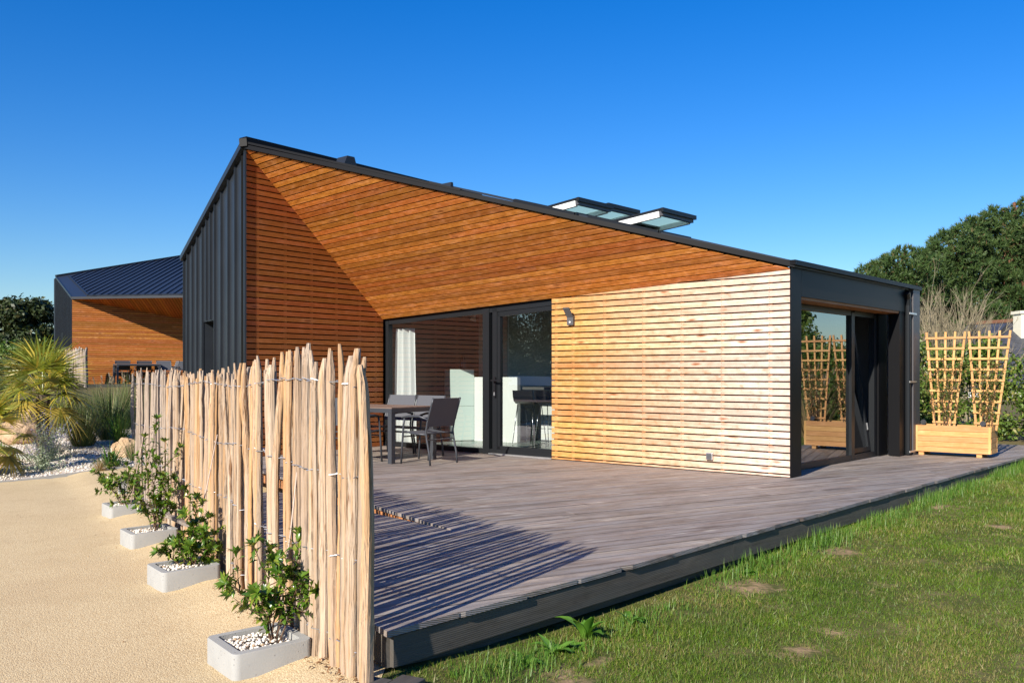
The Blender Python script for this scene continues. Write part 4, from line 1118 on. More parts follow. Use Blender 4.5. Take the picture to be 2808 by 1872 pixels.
# ------------------------------------------------------------------ lamp and socket on the bright wall
lc_ = A + W1 * ((atY(1567, 871, 12.6) - A).dot(W1)) ; zl_ = 1.2 + (1024 - 874) / F * 12.72
lr = thing('wall_lamp', lc_ + UP * zl_, 'small dark grey wall lamp with tilted hood on the slatted wall beside the glazed door', 'wall lamp')
mb = MB(); mb.box(lc_ + UP * (zl_ - .03) + N1 * .022, W1, UP, N1, .105, .13, .045); mb.build('lamp_body', M['grey_plastic'], lr, bevel=.003)
mb = MB(); mb.box(lc_ + UP * (zl_ + .075) + N1 * .085, W1, (UP * .78 + N1 * .62).normalized(), (N1 * .78 - UP * .62).normalized(), .105, .16, .018); mb.build('lamp_hood', M['grey_plastic'], lr, bevel=.003)
mb = MB(); mb.lathe(lc_ + UP * (zl_ - .055) + N1 * .046, [(0, .012), (.008, .010), (.014, .004), (.015, 0)], 12, N1); mb.build('sensor', M['white'], lr, smooth=True)
sc_ = A + W1 * ((atY(1949, 1250, 11.2) - A).dot(W1)); sz = 1.2 - (1250 - 1024) / F * 11.2
sr = thing('outdoor_socket', sc_ + UP * sz, 'square grey outdoor socket low on the pale slatted wall', 'socket')
mb = MB(); mb.box(sc_ + UP * sz + N1 * .018, W1, UP, N1, .085, .085, .036); mb.build('socket_box', M['alu_light'], sr, bevel=.004)
mb = MB(); mb.box(sc_ + UP * sz + N1 * .040, W1, UP, N1, .066, .066, .01); mb.build('flap', M['grey_plastic'], sr, bevel=.003)

# ------------------------------------------------------------------ inside the room
def in_pt(px, py, Y): return atY(px, py, Y)
q0 = at(1234, 1209, .02); q1 = at(1300, 1207.5, .02); q2 = at(1419, 1214, .02)
cab = thing('kitchen_cabinet', q0, 'tall pale mint cabinet standing behind the glass front', 'cabinet')
d_ = (q1 - q0).normalized(); n_ = Vector((d_.y, -d_.x, 0)); L_ = (q1 - q0).length
mb = MB(); mb.box((q0 + q1) / 2 - n_ * .3 + UP * .31, d_, UP, n_, L_, .60, .60); mb.box((q0 + q1) / 2 - n_ * .3 + UP * .935, d_, UP, n_, L_, .64, .60); mb.build('cabinet_door', M['cabinet'], cab)
d2_ = (q2 - q1).normalized(); n2_ = Vector((d2_.y, -d2_.x, 0)); L2 = (q2 - q1).length
isl = thing('kitchen_counter', q1, 'white kitchen counter in the sunlight behind the glazed front', 'counter')
mb = MB(); mb.box((q1 + q2) / 2 - n2_ * .045 + UP * .56, d2_, UP, n2_, L2 - .01, 1.12, .09); mb.build('counter_panel', M['white'], isl)
mb = MB(); mb.box(q2 - n2_ * .45 + d2_ * .85 + UP * .93, d2_, n2_, UP, 1.6, .75, .045); mb.build('worktop', M['stone_top'], isl)
mb = MB(); mb.box(q2 - n2_ * .70 + d2_ * .85 + UP * .46, d2_, n2_, UP, 1.6, .12, .88); mb.build('counter_base', M['plaster'], isl)
def make_stool(x, y, lab):
    root = thing('bar_stool', (x, y, .02), lab, 'bar stool', 'black bar stools at the kitchen counter')
    o = Vector((x, y, .02)); f_ = d2_; b_ = n2_
    for s_ in (-1, 1):
        mb = MB(); e = f_ * (.20 * s_)
        mb.tube([o + e * .8 + b_ * -.12 + UP * .66, o + e + b_ * -.21 + UP * .012, o + e + b_ * .21 + UP * .012, o + e * .8 + b_ * .12 + UP * .66], .008, 6)
        mb.build('leg', M['steel'], root, smooth=True)
    mb = MB(); mb.tube([o - f_ * .20 - b_ * .19 + UP * .25, o + f_ * .20 - b_ * .19 + UP * .25], .007, 6); mb.build('footrest', M['steel'], root)
    mb = MB()
    pr = [(-.19, .69), (-.05, .67), (.12, .675), (.18, .72), (.205, .80), (.215, .90)]
    for (a0, z0), (a1, z1) in zip(pr, pr[1:]):
        mb.prism([o - f_ * .2 + b_ * a0 + UP * z0, o + f_ * .2 + b_ * a0 + UP * z0, o + f_ * .2 + b_ * a1 + UP * z1, o - f_ * .2 + b_ * a1 + UP * z1], Vector((0, 0, .014)) if z1 < .7 else b_ * -.014)
    mb.build('seat', M['black_gloss'], root)
sp_ = at(1452, 1216, .02); make_stool(sp_.x, sp_.y, 'black bar stool with chrome legs behind the glass door, farther from the slatted wall')
sp_ = at(1512, 1219, .02); make_stool(sp_.x, sp_.y, 'black bar stool with chrome legs half hidden by the slatted wall')
# curtain
cv = []; cf = []; n = 60; c0 = on1(GL - .04, 0, .22); c1 = on1(GL - .44, 0, .30)
for k in range(n + 1):
    t = k / n; p_ = c0.lerp(c1, t) - N1 * (.045 * math.sin(t * 21) + .02 * math.sin(t * 9 + 1))
    for z in (.04, .6, 1.2, 1.95): cv.append(tuple(p_ + W1 * (.02 * math.sin(z * 2 + t * 4)) + UP * z))
for k in range(n):
    for j in range(3): a = k * 4 + j; cf.append((a, a + 4, a + 5, a + 1))
tag(mesh_np('curtain', cv, cf, M['curtain'], smooth=True), 'white curtain drawn aside at the left end of the glazed front', 'curtain')
lp = atY(1298, 872, 16.6)
pl_ = thing('pendant_lamp', lp, 'small white spot lamp hanging under the ceiling behind the glass', 'lamp')
mb = MB(); mb.lathe(lp, [(.0, .09), (.025, .085), (.03, .03), (.075, -.04), (.07, -.045)], 14, (.35, -.2, .9)); mb.build('lamp_shade', M['white'], pl_, smooth=True)
mb = MB(); mb.tube([lp + UP * .08, lp + UP * .5], .006, 5); mb.build('rod', M['white'], pl_)

# ------------------------------------------------------------------ wooden planter with trellises on the deck
b0 = at(2509, 1246, 0); b1 = at(2718, 1257, 0); bd = (b1 - b0).normalized(); bn = Vector((bd.y, -bd.x, 0)); bL = (b1 - b0).length
bx = thing('wooden_planter', (b0 + b1) / 2, 'long pine planter box of stacked boards on the deck behind the downpipe', 'planter')
bW = .42; bz = .055; bh = .078; bc = (b0 + b1) / 2 - bn * bW / 2
mb = MB()
for k in range(5):
    z = bz + (k + .5) * bh; ex = .012 if k % 2 else -.012
    for s_ in (0, 1):
        mb.box(b0.lerp(b1, .5) - bn * (.018 + s_ * (bW - .036)) + UP * z, bd, UP, bn, bL + ex - .012, bh - .004, .034)
        mb.box((b0 if s_ == 0 else b1) - bn * bW / 2 + bd * (.02 if s_ == 0 else -.02) + UP * z, bn, UP, bd, bW - .075, bh - .004, .034)
mb.build('box_board', M['pine'], bx)
mb = MB()
for s_ in (.08, bL - .16):
    for w_ in (.06, bW - .06): mb.box(b0 + bd * s_ - bn * w_ + UP * .028, bd, bn, UP, .07, .07, .055)
    for w_ in (.0015, bW - .0015): mb.box(b0 + bd * (.02 if s_ < .5 else bL - .02) - bn * w_ + UP * (bz + 2.5 * bh), UP, bd, bn, 5 * bh - .01, .034, .003)
mb.build('foot', M['pine'], bx)
mb = MB(); mb.box(bc + UP * (bz + 5 * bh - .05), bd, bn, UP, bL - .08, bW - .08, .02); mb.build('soil', M['bark'], bx)
def trellis(cu, label, tilt, wb=.24, wt=.62, H=1.43, seed=0):
    c = b0 + bd * cu - bn * (bW * .55) + UP * (bz + 5 * bh - .06)
    root = thing('trellis', c, label, 'trellis', 'fan trellises in the wooden planter')
    zs = [.10 + k * .155 for k in range(9)]
    up_ = (UP + bd * tilt).normalized()
    P = lambda x, z: c + bd * x + up_ * z
    mb = MB()
    for k in range(5):
        f_ = k / 4 - .5; mb.beam(P(f_ * wb, 0) - bn * .0, P(f_ * wt, H), bn, .030, .016)
    mb.build('upright', M['pine'], root)
    mb = MB()
    for z in zs:
        w_ = wb + (wt - wb) * z / H + .045; mb.beam(P(-w_ / 2, z) + bn * .017, P(w_ / 2, z) + bn * .017, bn, .030, .014)
    mb.build('slat', M['pine'], root)
    rs = random.Random(seed); random.seed(seed); sm = MB(); lc = LC()
    cr = thing('climber', c, '', 'climbing plant', 'thin climbing plants on the trellises')
    for k in range(8):
        x0 = rs.uniform(-.05, .1); pts = []
        for j in range(8):
            z = j / 7 * rs.uniform(.75, 1.0) * 1.05; x = x0 + rs.uniform(-.06, .06) + (k - 3.5) * .028 * j / 3.5; pts.append(P(x, z) + bn * (.03 + rs.uniform(-.02, .04)))
        sm.tube(pts, [.007 - .0007 * j for j in range(8)], 4)
        for j in range(2, 8):
            for q in range(15): lc.leaf(pts[j] + rdir() * rs.uniform(.01, .12), rdir(.1), rdir(.6), rs.uniform(.025, .05), rs.uniform(.015, .026), .2, .1)
    sm.build('stem', M['stem'], cr); lc.build('foliage', M['autumn'], cr)
    return root, cr
t1, c1_ = trellis(.35, 'fan shaped pine trellis at the left end of the wooden planter', .012, wb=.26, wt=.53, seed=31)
t2, c2_ = trellis(.91, 'fan shaped pine trellis at the right end of the wooden planter', .03, wb=.26, wt=.54, seed=32)
c1_['label'] = 'thin yellowing climber on the left trellis, over the left half of the wooden planter'; c2_['label'] = 'thin yellowing climber with thick stems on the right trellis'
for u_, lab in ((.10, 'small black spotlight on the rim of the wooden planter at its left end'), (bL - .12, 'small black spotlight on the rim of the wooden planter at its right end')):
    c = b0 + bd * u_ - bn * .10 + UP * (bz + 5 * bh - .01); r_ = thing('garden_spotlight', c, lab, 'spotlight', 'spotlights on the wooden planter')
    mb = MB(); mb.tube([c + UP * .03 - bn * .05, c + UP * .05 + bn * .04], [.03, .04], 10); mb.build('lamp_head', M['black_gloss'], r_)
    mb = MB(); mb.tube([c - UP * .05, c + UP * .04], .008, 6); mb.build('stem', M['black_gloss'], r_)

# ------------------------------------------------------------------ second house up the slope
h2 = thing('house', (-15, 37, .8), 'second larch and zinc house up the slope with a triangular roof overhang', 'house')
Z2 = .83
Q = Vector((-17.0, 35.4, 0)); V2 = Vector((.848, .530, 0)); NV2 = Vector((.530, -.848, 0)); EV = Vector((.989, -.150, 0)); LV = Vector((-.524, .852, 0)); NL = Vector((-.852, -.524, 0))
ez = 4.10
WL = 8.0
# soffit drops from the eave to the wall
def zs2(s): return ez + (3.43 - ez) * s / 4.2
mb = MB(); boards(mb, Q - NV2 * .022, V2, UP, NV2, [(0, Z2 - .3), (WL, Z2 - .3), (WL, zs2(WL)), (0, zs2(0))], PITCH, SLAT, .022, start=Z2 - .3, joints=.7)
mb.build('slatted_wall', M['larch_far'], h2)
mb = MB(); wall_panel(mb, Q - NV2 * .05, V2, NV2, [(.02, .2), (WL, .2), (WL, zs2(WL)), (.02, ez - .02)], .12); mb.build('wall_membrane', M['black'], h2)
jw = Q + V2 * WL + UP * zs2(WL); je = Q + EV * 8.6 + UP * ez; jq = Q + UP * ez
sn2 = (je - jq).cross(jw - jq).normalized(); sn2 = sn2 if sn2.z < 0 else -sn2
b1_ = (Vector((.16, -1, 0)) - sn2 * Vector((.16, -1, 0)).dot(sn2)).normalized(); b2_ = sn2.cross(b1_).normalized()
mb = MB(); boards(mb, jq, b1_, b2_, sn2, [((p - jq).dot(b1_), (p - jq).dot(b2_)) for p in (jq, je, jw)], .115, .095, .02)
mb.build('soffit', M['larch_far'], h2)
mb = MB(); qq = [jq, je, jw]; mb.prism(qq if (qq[1] - qq[0]).cross(qq[2] - qq[0]).dot(-sn2) > 0 else qq[::-1], -sn2 * .03); mb.build('soffit_backing', M['black'], h2)
# zinc side wall, rising to the left
hl = 6.0; HL = Q + LV * hl
def zl2(s): return ez + (5.42 - ez) * s / hl
mb = MB(); wall_panel(mb, Q, LV, NL, [(0, .2), (hl, .2), (hl, zl2(hl)), (0, ez)], .02)
zw2 = mb.build('zinc_wall', M['zinc'], h2)
mb = MB()
for k in range(14):
    s = .02 + k * .45
    if s > hl: break
    mb.box(Q + LV * s + NL * .02 + UP * ((.2 + zl2(s)) / 2), UP, LV, NL, zl2(s) - .2, .03, .06)
mb.build('standing_seam', M['zinc'], zw2)
mb = MB(); mb.box(Q + LV * 3.1 + NL * .012 + UP * 1.85, UP, LV, NL, 2.1, .95, .03); mb.build('door', M['alu'], h2)
# roof of the second house
rt = HL + UP * 5.48; rg2 = Vector((-16.2, 45.3, 7.0)); el = jq + UP * .05; er = Q + EV * 9.0 + UP * (ez + .05)
rback = Vector((-5.5, 45.3, 7.0))
mb = MB(); slab(mb, [el - EV * .03, er, rback, rg2, rt], .05); r2 = mb.build('roof', M['zinc_roof'], h2)
pn = (er - el).cross(rt - el).normalized(); pn = pn if pn.z > 0 else -pn
sd2 = Vector((-.07, 1, 0)); sd2.z = -(pn.x * sd2.x + pn.y * sd2.y) / pn.z; sd2.normalize()
def cross2(p, d, a, b):                       # where p + t d meets the line a-b, in plan
    A_ = np.array([[d.x, -(b - a).x], [d.y, -(b - a).y]]); t, u = np.linalg.solve(A_, np.array([a.x - p.x, a.y - p.y])); return t, u
h0, h1 = el + EV * .62 + sd2 * .22, rt + EV * .62
mb = MB()
for k in range(-16, 28):
    p = el + EV * (.75 + k * .305) + sd2 * .23
    t0 = 0.0
    th_, uh = cross2(p, sd2, h0, h1)
    if k * .305 + .75 < .62: t0 = th_
    if uh > 1.0: continue
    t1, u1 = cross2(p, sd2, rt, rg2); t1 = min(t1, 10.5)
    if t1 - t0 > .2: mb.beam(p + sd2 * t0 + pn * .014, p + sd2 * t1 + pn * .014, pn, .035, .05)
mb.build('roof_seam', M['zinc_roof'], r2)
mb = MB(); mb.beam(el + EV * .62 + sd2 * .20 + pn * .02, rt + EV * .62 + pn * .02, pn, .05, .07)
mb.beam(el + EV * .55 + sd2 * .21 + pn * .012, er + sd2 * .21 + pn * .012, pn, .03, .045)
mb.beam(rt + UP * .03, rg2 + UP * .03, UP, .16, .09)
mb.beam(el - UP * .03 - sd2 * .02, er - UP * .03 - sd2 * .02, UP, .04, .09); mb.beam(el - UP * .02, rt - UP * .02, UP, .05, .09)
for k in range(8): p = el + EV * (.8 + k * .9); mb.beam(p + pn * .012, p + sd2 * .18 + EV * .18 + pn * .012, pn, .02, .012)
mb.build('roof_trim', M['zinc'], h2)
mb = MB(); closed(mb, Vector((rg2.x, rg2.y, 0)), HL, 6.9, 5.4); mb.build('rear_wall', M['zinc'], h2)
mb = MB(); mb.box(Q + V2 * 3.6 + NV2 * 1.05 + UP * (Z2 - .06), V2, NV2, UP, 8.4, 2.1, .06)
for k in range(6): mb.box(Q + V2 * (.3 + k * 1.4) + NV2 * 2.0 + UP * (Z2 - .45), UP, V2, NV2, .75, .1, .1)
mb.box(Q + V2 * 3.6 + NV2 * 2.08 + UP * (Z2 - .13), V2, UP, NV2, 8.4, .14, .03)
mb.build('terrace', M['deck_edge'], h2)
mb = MB(); mb.box(Q + V2 * 3.3 + NV2 * .02 + UP * (Z2 + .45), V2, UP, NV2, .09, .09, .05); mb.build('socket', M['grey_plastic'], h2)
# its table and chairs
t2c = Q + V2 * 2.2 + NV2 * 1.0
tab2 = copy_tree(tab1); tab2.location = t2c + UP * Z2; tab2.rotation_euler = (0, 0, math.atan2(V2.y, V2.x)); tab2['label'] = 'grey metal table on the terrace of the second house up the slope'
for u_, w_, d_, lab in ((-.45, .72, NV2 * -1, 'grey chair at the far left of the table at the second house'), (.35, .72, NV2 * -1, 'grey chair behind the table at the second house, third from the right'),
                        (.95, -.5, NV2, 'dark backed chair in front of the table at the second house'), (1.25, .1, -V2, 'dark backed chair at the right end of the table at the second house'),
                        (1.95, .55, NV2 * 1, 'pale lit chair farthest right at the second house')):
    p = t2c + V2 * u_ - NV2 * w_; c = chair(p.x, p.y, Z2, d_, lab)
fa = Vector((-16.87, 34.6, .22)); fb = Vector((-15.66, 33.75, .22))
small_fence(((fa + fb) / 2 + UP * .45), fa + UP * .45, fb + UP * .45, 1.50, 22, 'grey weathered stake fence beside the terrace of the second house', .045)

# ------------------------------------------------------------------ gravel garden on the left
def gz(x, y): return float(ground_z(x, y))
def rock(px, py, w, h, dpt, label, seed, rz=0.0, Y=None):
    """px, py: pixel of the middle of its foot"""
    Yg = Y; 
    p = atY(px, py, Yg); z0 = gz(p.x, p.y)
    bm = bmesh.new(); bmesh.ops.create_icosphere(bm, subdivisions=4, radius=1); rs = np.random.default_rng(seed)
    pl = rs.normal(size=(9, 3)); pl /= np.linalg.norm(pl, axis=1)[:, None]; dd = rs.uniform(.62, .9, 9)
    for v in bm.verts:
        c = np.array(v.co[:])
        for n_, d_ in zip(pl, dd):
            e = c @ n_ - d_
            if e > 0: c = c - n_ * e * .93
        nz = noise.noise(Vector(c * 2.2) + Vector((seed, 0, 0))) * .16 + noise.noise(Vector(c * 6) + Vector((0, seed, 0))) * .06; c = c * (1 + nz); v.co = (c[0] * w / 2, c[1] * dpt / 2, c[2] * h * .62)
    me = bpy.data.meshes.new('boulder'); bm.to_mesh(me); bm.free(); me.materials.append(M['rock'])
    o = bpy.data.objects.new('boulder', me); COL.objects.link(o); o.location = (p.x, p.y, z0 + h * .36); o.rotation_euler = (0, 0, rz)
    tag(o, label, 'boulder', 'sandstone boulders in the gravel garden'); return o
def foot_Y(px, py):                           # depth where the ray of a pixel meets the terrain
    lo, hi = 4.0, 60.0
    for Y in np.arange(5, 60, .05):
        p = atY(px, py, Y)
        if p.z <= gz(p.x, p.y): return float(Y)
    return 30.0
rock(48, 1216, .86, .50, .60, 'large sandstone boulder under the palm, the biggest of the garden', 3, .3, foot_Y(48, 1216))
o = rock(70, 1212, .26, .24, .26, 'small rounded boulder lying on top of the large one', 5, .8, foot_Y(70, 1212) + .25); o.location.z += .42
rock(2, 1275, .30, .25, .30, 'brown boulder at the left edge of the picture near the kerb', 8, .2, foot_Y(2, 1275))
rock(343, 1254, .44, .34, .34, 'pale pointed boulder beside the far end of the pale stake fence', 21, .5, foot_Y(343, 1254))
rock(-30, 1160, .8, .6, .6, 'sandstone boulder half out of the left edge, behind the palm', 12, .5, foot_Y(-30, 1175) + 1)
for px, py, w, dp, lab in ((15, 1293, .42, .32, 'flat grey stepping stone at the left edge near the kerb'), (50, 1256, .40, .30, 'flat grey stepping stone in front of the large boulder')):
    p = atY(px, py, foot_Y(px, py)); z = gz(p.x, p.y); mb = MB(); mb.box(p.xy.to_3d() + UP * (z + .02), (.95, .3, 0), (-.3, .95, 0), UP, w, dp, .05)
    tag(mb.build('stepping_stone', M['concrete'], bevel=.006), lab, 'stepping stone', 'stepping stones in the gravel')
# loose white stones on the bed
n = 5200; px_ = rng.uniform(-60, 470, n); py_ = 1309 - rng.random(n) ** 1.3 * 120
pts = []
X = rng.uniform(-12, -4.6, n * 3); Y = rng.uniform(12, 20, n * 3); kk = bed_line(X, Y) > .05; X, Y = X[kk], Y[kk]
wgt = rng.random(len(X)) < np.clip(1.5 - (bed_line(X, Y)) / 4, .05, 1); X, Y = X[wgt], Y[wgt]; Zg = ground_z(X, Y)
oct_v = np.array([(1, 0, 0), (-1, 0, 0), (0, 1, 0), (0, -1, 0), (0, 0, 1), (0, 0, -1)], float); oct_f = np.array([(0, 2, 4), (2, 1, 4), (1, 3, 4), (3, 0, 4), (2, 0, 5), (1, 2, 5), (3, 1, 5), (0, 3, 5)])
m_ = len(X); sc = rng.uniform(.010, .024, (m_, 1, 1)) * rng.uniform(.7, 1.2, (m_, 1, 3)); vv = oct_v[None] * sc * (1 + .25 * rng.normal(size=(m_, 6, 1)))
an = rng.uniform(0, 6.28, m_); ca, sa = np.cos(an), np.sin(an); vx = vv[..., 0] * ca[:, None] - vv[..., 1] * sa[:, None]; vy = vv[..., 0] * sa[:, None] + vv[..., 1] * ca[:, None]
vv = np.stack([vx + X[:, None], vy + Y[:, None], vv[..., 2] * .7 + Zg[:, None] + .006], -1)
tag(mesh_np('loose_gravel', vv.reshape(-1, 3), (oct_f[None] + 6 * np.arange(m_)[:, None, None]).reshape(-1, 3), M['pebble']), kind='stuff')
# palms
def palm(px, py, Y, trunk, nf, R0, label, seed, dry=.25, pet=.45):
    random.seed(seed); p = atY(px, py, Y); z0 = gz(p.x, p.y); base = Vector((p.x, p.y, z0)); crown = base + UP * trunk
    root = thing('palm', base, label, 'palm', 'fan palms in the gravel garden')
    mb = MB(); mb.tube([base - UP * .1, base + UP * trunk * .5, crown], [.11, .10, .12], 9); mb.build('trunk', M['bark'], root)
    pm = MB(); lc = LC(); dc = LC()
    for k in range(nf):
        az = k * 2.39996 + random.uniform(-.3, .3); el_ = R(78) - (k / nf) ** .9 * R(112) + random.uniform(-.12, .12)
        d = Vector((math.cos(az) * math.cos(el_), math.sin(az) * math.cos(el_), math.sin(el_)))
        L = pet * random.uniform(.8, 1.25); hub = crown + d * L - UP * .08 * L
        pm.tube([crown, crown.lerp(hub, .5) + UP * .02, hub], [.012, .009, .007], 5)
        d2 = (d - UP * random.uniform(.1, .45)).normalized(); side = d2.cross(UP).normalized(); nn = side.cross(d2)
        tgt = dc if k / nf > 1 - dry and random.random() < .8 else lc
        nl = 24
        for j in range(nl):
            a = (j / (nl - 1) - .5) * R(215); dd = d2 * math.cos(a) + side * math.sin(a) - nn * .22 * abs(math.sin(a)) + rdir() * .03
            r_ = R0 * (1 - .25 * abs(j / (nl - 1) - .5)) * random.uniform(.88, 1.08)
            (dc if random.random() < .10 else tgt).blade(hub, dd, r_, .036, random.uniform(.05, .42), 4, nn)
    for b_, nme, mt in ((lc, 'frond', 'palm'), (dc, 'dry_frond', 'palm_dry')):
        if b_.v: b_.build(nme, M[mt], root)
    pm.build('leaf_stalk', M['palm'], root)
    return root
palm(118, 1222, 16.2, 1.08, 22, .72, 'large fan palm with yellowing lower fronds behind the biggest boulder', 41, .34)
palm(104, 1150, 20.5, 1.22, 13, .55, 'smaller fan palm rising behind the large palm', 42, .25)
palm(-40, 1245, 14.2, .62, 14, .46, 'low yellowing fan palm at the left edge of the picture', 43, .5)
def tussock(px, py, n, H, spread, W, mat, label, seed, Y=None, name='grass_clump', cat='ornamental grass', droop=.45, plumes=0):
    random.seed(seed); Yg = Y or foot_Y(px, py); p = atY(px, py, Yg); base = Vector((p.x, p.y, gz(p.x, p.y)))
    root = thing(name, base, label, cat, 'clumps of grass in the gravel garden'); lc = LC()
    for k in range(n):
        az = random.uniform(0, 6.283); t = random.random() ** .7 * spread
        d = Vector((math.cos(az) * t, math.sin(az) * t, 1)).normalized()
        lc.blade(base + Vector((math.cos(az), math.sin(az), 0)) * t * .34 * min(1, H), d, H * random.uniform(.35, 1.1), W * random.uniform(.7, 1.3), droop * random.uniform(.5, 1.5) * (.35 + t * 1.1), 5)
    lc.build('foliage', M[mat], root)
    if plumes:
        pc = LC()
        for k in range(plumes):
            az = random.uniform(0, 6.283); t = random.random() * spread * .7; d = Vector((math.cos(az) * t, math.sin(az) * t, 1)).normalized(); tip = base + d * H * random.uniform(.9, 1.12)
            pc.blade(base, d, H * .95, .005, .1, 3)
            for q in range(40): pc.leaf(tip - d * random.uniform(0, .16), (rdir() * .5 + d).normalized(), rdir(), .05, .008, .1, .1)
        pc.build('plume', M['plume'], root)
    return root
tussock(300, 1205, 620, 1.15, .55, .010, 'tussock', 'tall green grass clump left of the fence end with pale plumes', 51, plumes=7)
tussock(345, 1170, 420, 1.15, .5, .010, 'tussock', 'tall green grass clump just behind the fence end', 52, plumes=4)
tussock(228, 1222, 560, .85, .65, .010, 'tussock', 'dark green arching grass clump in the middle of the gravel garden', 53)
tussock(262, 1180, 420, 1.0, .6, .009, 'tussock', 'tall grass clump behind the middle of the gravel garden', 54)
tussock(180, 1175, 420, .95, .65, .010, 'tussock', 'green grass clump between palm and terrace of the second house', 58)
tussock(300, 1165, 380, .75, .75, .007, 'bluegrass', 'bluish grass clump between the tall green ones', 55)
tussock(330, 1215, 260, .7, .5, .009, 'grass_tall', 'bright green grass clump at the foot of the tall ones', 59)
tussock(300, 1277, 90, .42, 1.1, .028, 'iris', 'clump of dark strap leaves on the white gravel', 56, droop=.7, cat='plant', name='strap_leaf_plant')
tussock(272, 1292, 160, .24, 1.0, .006, 'dry', 'small dry brown grass tuft at the kerb', 57)
tussock(8, 1247, 200, .30, .9, .009, 'grass_tall', 'low green grass tuft at the left edge', 60)
tussock(365, 1262, 160, .42, .6, .007, 'tussock', 'thin grass tuft right behind the pointed boulder', 61)
def sage(px, py, label, seed):
    random.seed(seed); p = atY(px, py, foot_Y(px, py)); base = Vector((p.x, p.y, gz(p.x, p.y))); root = thing('sage_bush', base, label, 'flowering bush', 'violet flowering bushes')
    sm = MB(); lc = LC(); fc = LC()
    for k in range(46):
        az = random.uniform(0, 6.28); t = random.random() * .75; d = Vector((math.cos(az) * t, math.sin(az) * t, 1)).normalized(); L = random.uniform(.45, .95); tip = base + d * L
        sm.tube([base, base + d * L * .5 + rdir() * .02, tip], [.004, .003, .0015], 4)
        for q in range(26):
            f_ = random.random(); c = base + d * L * f_
            if f_ > .52 and k % 5 != 0: fc.leaf(c + rdir() * .014, rdir(.3), rdir(), .022, .014, .1, .1)
            else: lc.leaf(c + rdir() * .02, rdir(.4), rdir(), .045, .014, .1, .1)
    for q in range(500): lc.leaf(base + Vector((random.gauss(0, .2), random.gauss(0, .2), abs(random.gauss(.06, .12)))), rdir(.5), rdir(), .05, .015, .1, .1)
    sm.build('stem', M['sage'], root); lc.build('foliage', M['sage'], root); fc.build('flower', M['lavender'], root)
sage(140, 1262, 'silvery sage bush with violet flower spikes in front of the palm', 71)
sage(118, 1290, 'low silvery sage bush at the kerb below the violet one', 72)

# ------------------------------------------------------------------ trees, hedges and houses farther off
def broad_tree(x, y, H, Wd, label, seed, mat='oak', leaf=.28, ncl=34, per=420, group=None, base_h=.25, name='broadleaf_tree'):
    random.seed(seed); z0 = gz(x, y); base = Vector((x, y, z0)); root = thing(name, base, label, 'tree', group)
    mb = MB(); top = base + UP * H * .6; mb.tube([base - UP * .2, base + UP * H * .3, top], [H * .035, H * .026, H * .012], 8)
    cl = []
    for k in range(ncl):
        a = random.uniform(0, 6.28); f_ = random.random() ** .5; zz = base_h + (1 - base_h) * random.random() ** .8
        rad = Wd / 2 * math.sqrt(max(.06, 1 - ((zz - base_h) / (1 - base_h) * 1.05 - .35) ** 2 * 1.35)) * .85
        c = base + Vector((math.cos(a) * f_ * rad, math.sin(a) * f_ * rad, zz * H * .93)); r_ = Wd * random.uniform(.09, .17)
        cl.append((c.x, c.y, c.z, r_, r_, r_ * .75))
        if k % 3 == 0: mb.tube([base + UP * H * random.uniform(.25, .5), (base + UP * H * .5).lerp(c, .6), c], [H * .012, H * .008, H * .003], 5)
    mb.build('trunk', M['bark'], root); cloud_np(cl, per, leaf, M[mat], 'crown', root, shell=.35)
    return root
broad_tree(-29.5, 55, 4.5, 4.9, 'dark round tree behind the left corner of the second house', 81, leaf=.26, ncl=46, per=380, base_h=.08)
broad_tree(-36.0, 58, 3.9, 6.0, 'dark round tree at the left edge of the picture, beyond the garden', 82, leaf=.26, ncl=40, per=320, base_h=.08)
def hedge(pts, w, H, label, seed, mat='hedge', leaf=.09, per=300, step=.55, name='hedge', cat='hedge', hv=.12):
    random.seed(seed); cl = []; L = 0
    root = thing(name, (pts[0][0], pts[0][1], gz(*pts[0][:2])), label, cat)
    for a, b in zip(pts, pts[1:]):
        d = math.dist(a[:2], b[:2]); n = max(1, int(d / step * 1.8))
        for k in range(n):
            t = (k + random.random()) / n; x, y = a[0] + (b[0] - a[0]) * t, a[1] + (b[1] - a[1]) * t
            h = (a[2] + (b[2] - a[2]) * t if len(a) > 2 else H) * random.uniform(1 - hv, 1 + hv)
            lay = max(1, int(h / (step * .8)))
            for j in range(lay):
                cx, cy = x + random.gauss(0, w * .28), y + random.gauss(0, w * .28)
                r_ = step * random.uniform(.55, .95); cl.append((cx, cy, gz(cx, cy) + (j + .55) * h / lay, r_, r_, max(h / lay * .75, r_ * .6)))
    cloud_np(cl, per, leaf, M[mat], 'foliage', root, shell=.3)
    return root
hedge([(-34, 44, 1.5), (-25, 45.5, 1.7), (-19.5, 46, 1.6)], 1.6, 1.5, 'bright green bank of bushes below the dark trees on the left', 83, 'bush', .16, 170, .9)
hedge([(-21.5, 31, .9), (-18.5, 32.5, .9), (-16.2, 32.2, .6)], 1.2, .9, 'low dark bushes below the zinc wall of the second house', 84, 'oak', .10, 240, .5, cat='bushes', name='bushes')
hedge([(-17.0, 26, .7), (-14.0, 26, .8)], 1.0, .8, 'green bushes behind the smaller palm', 85, 'tussock', .10, 260, .5, cat='bushes', name='bushes')
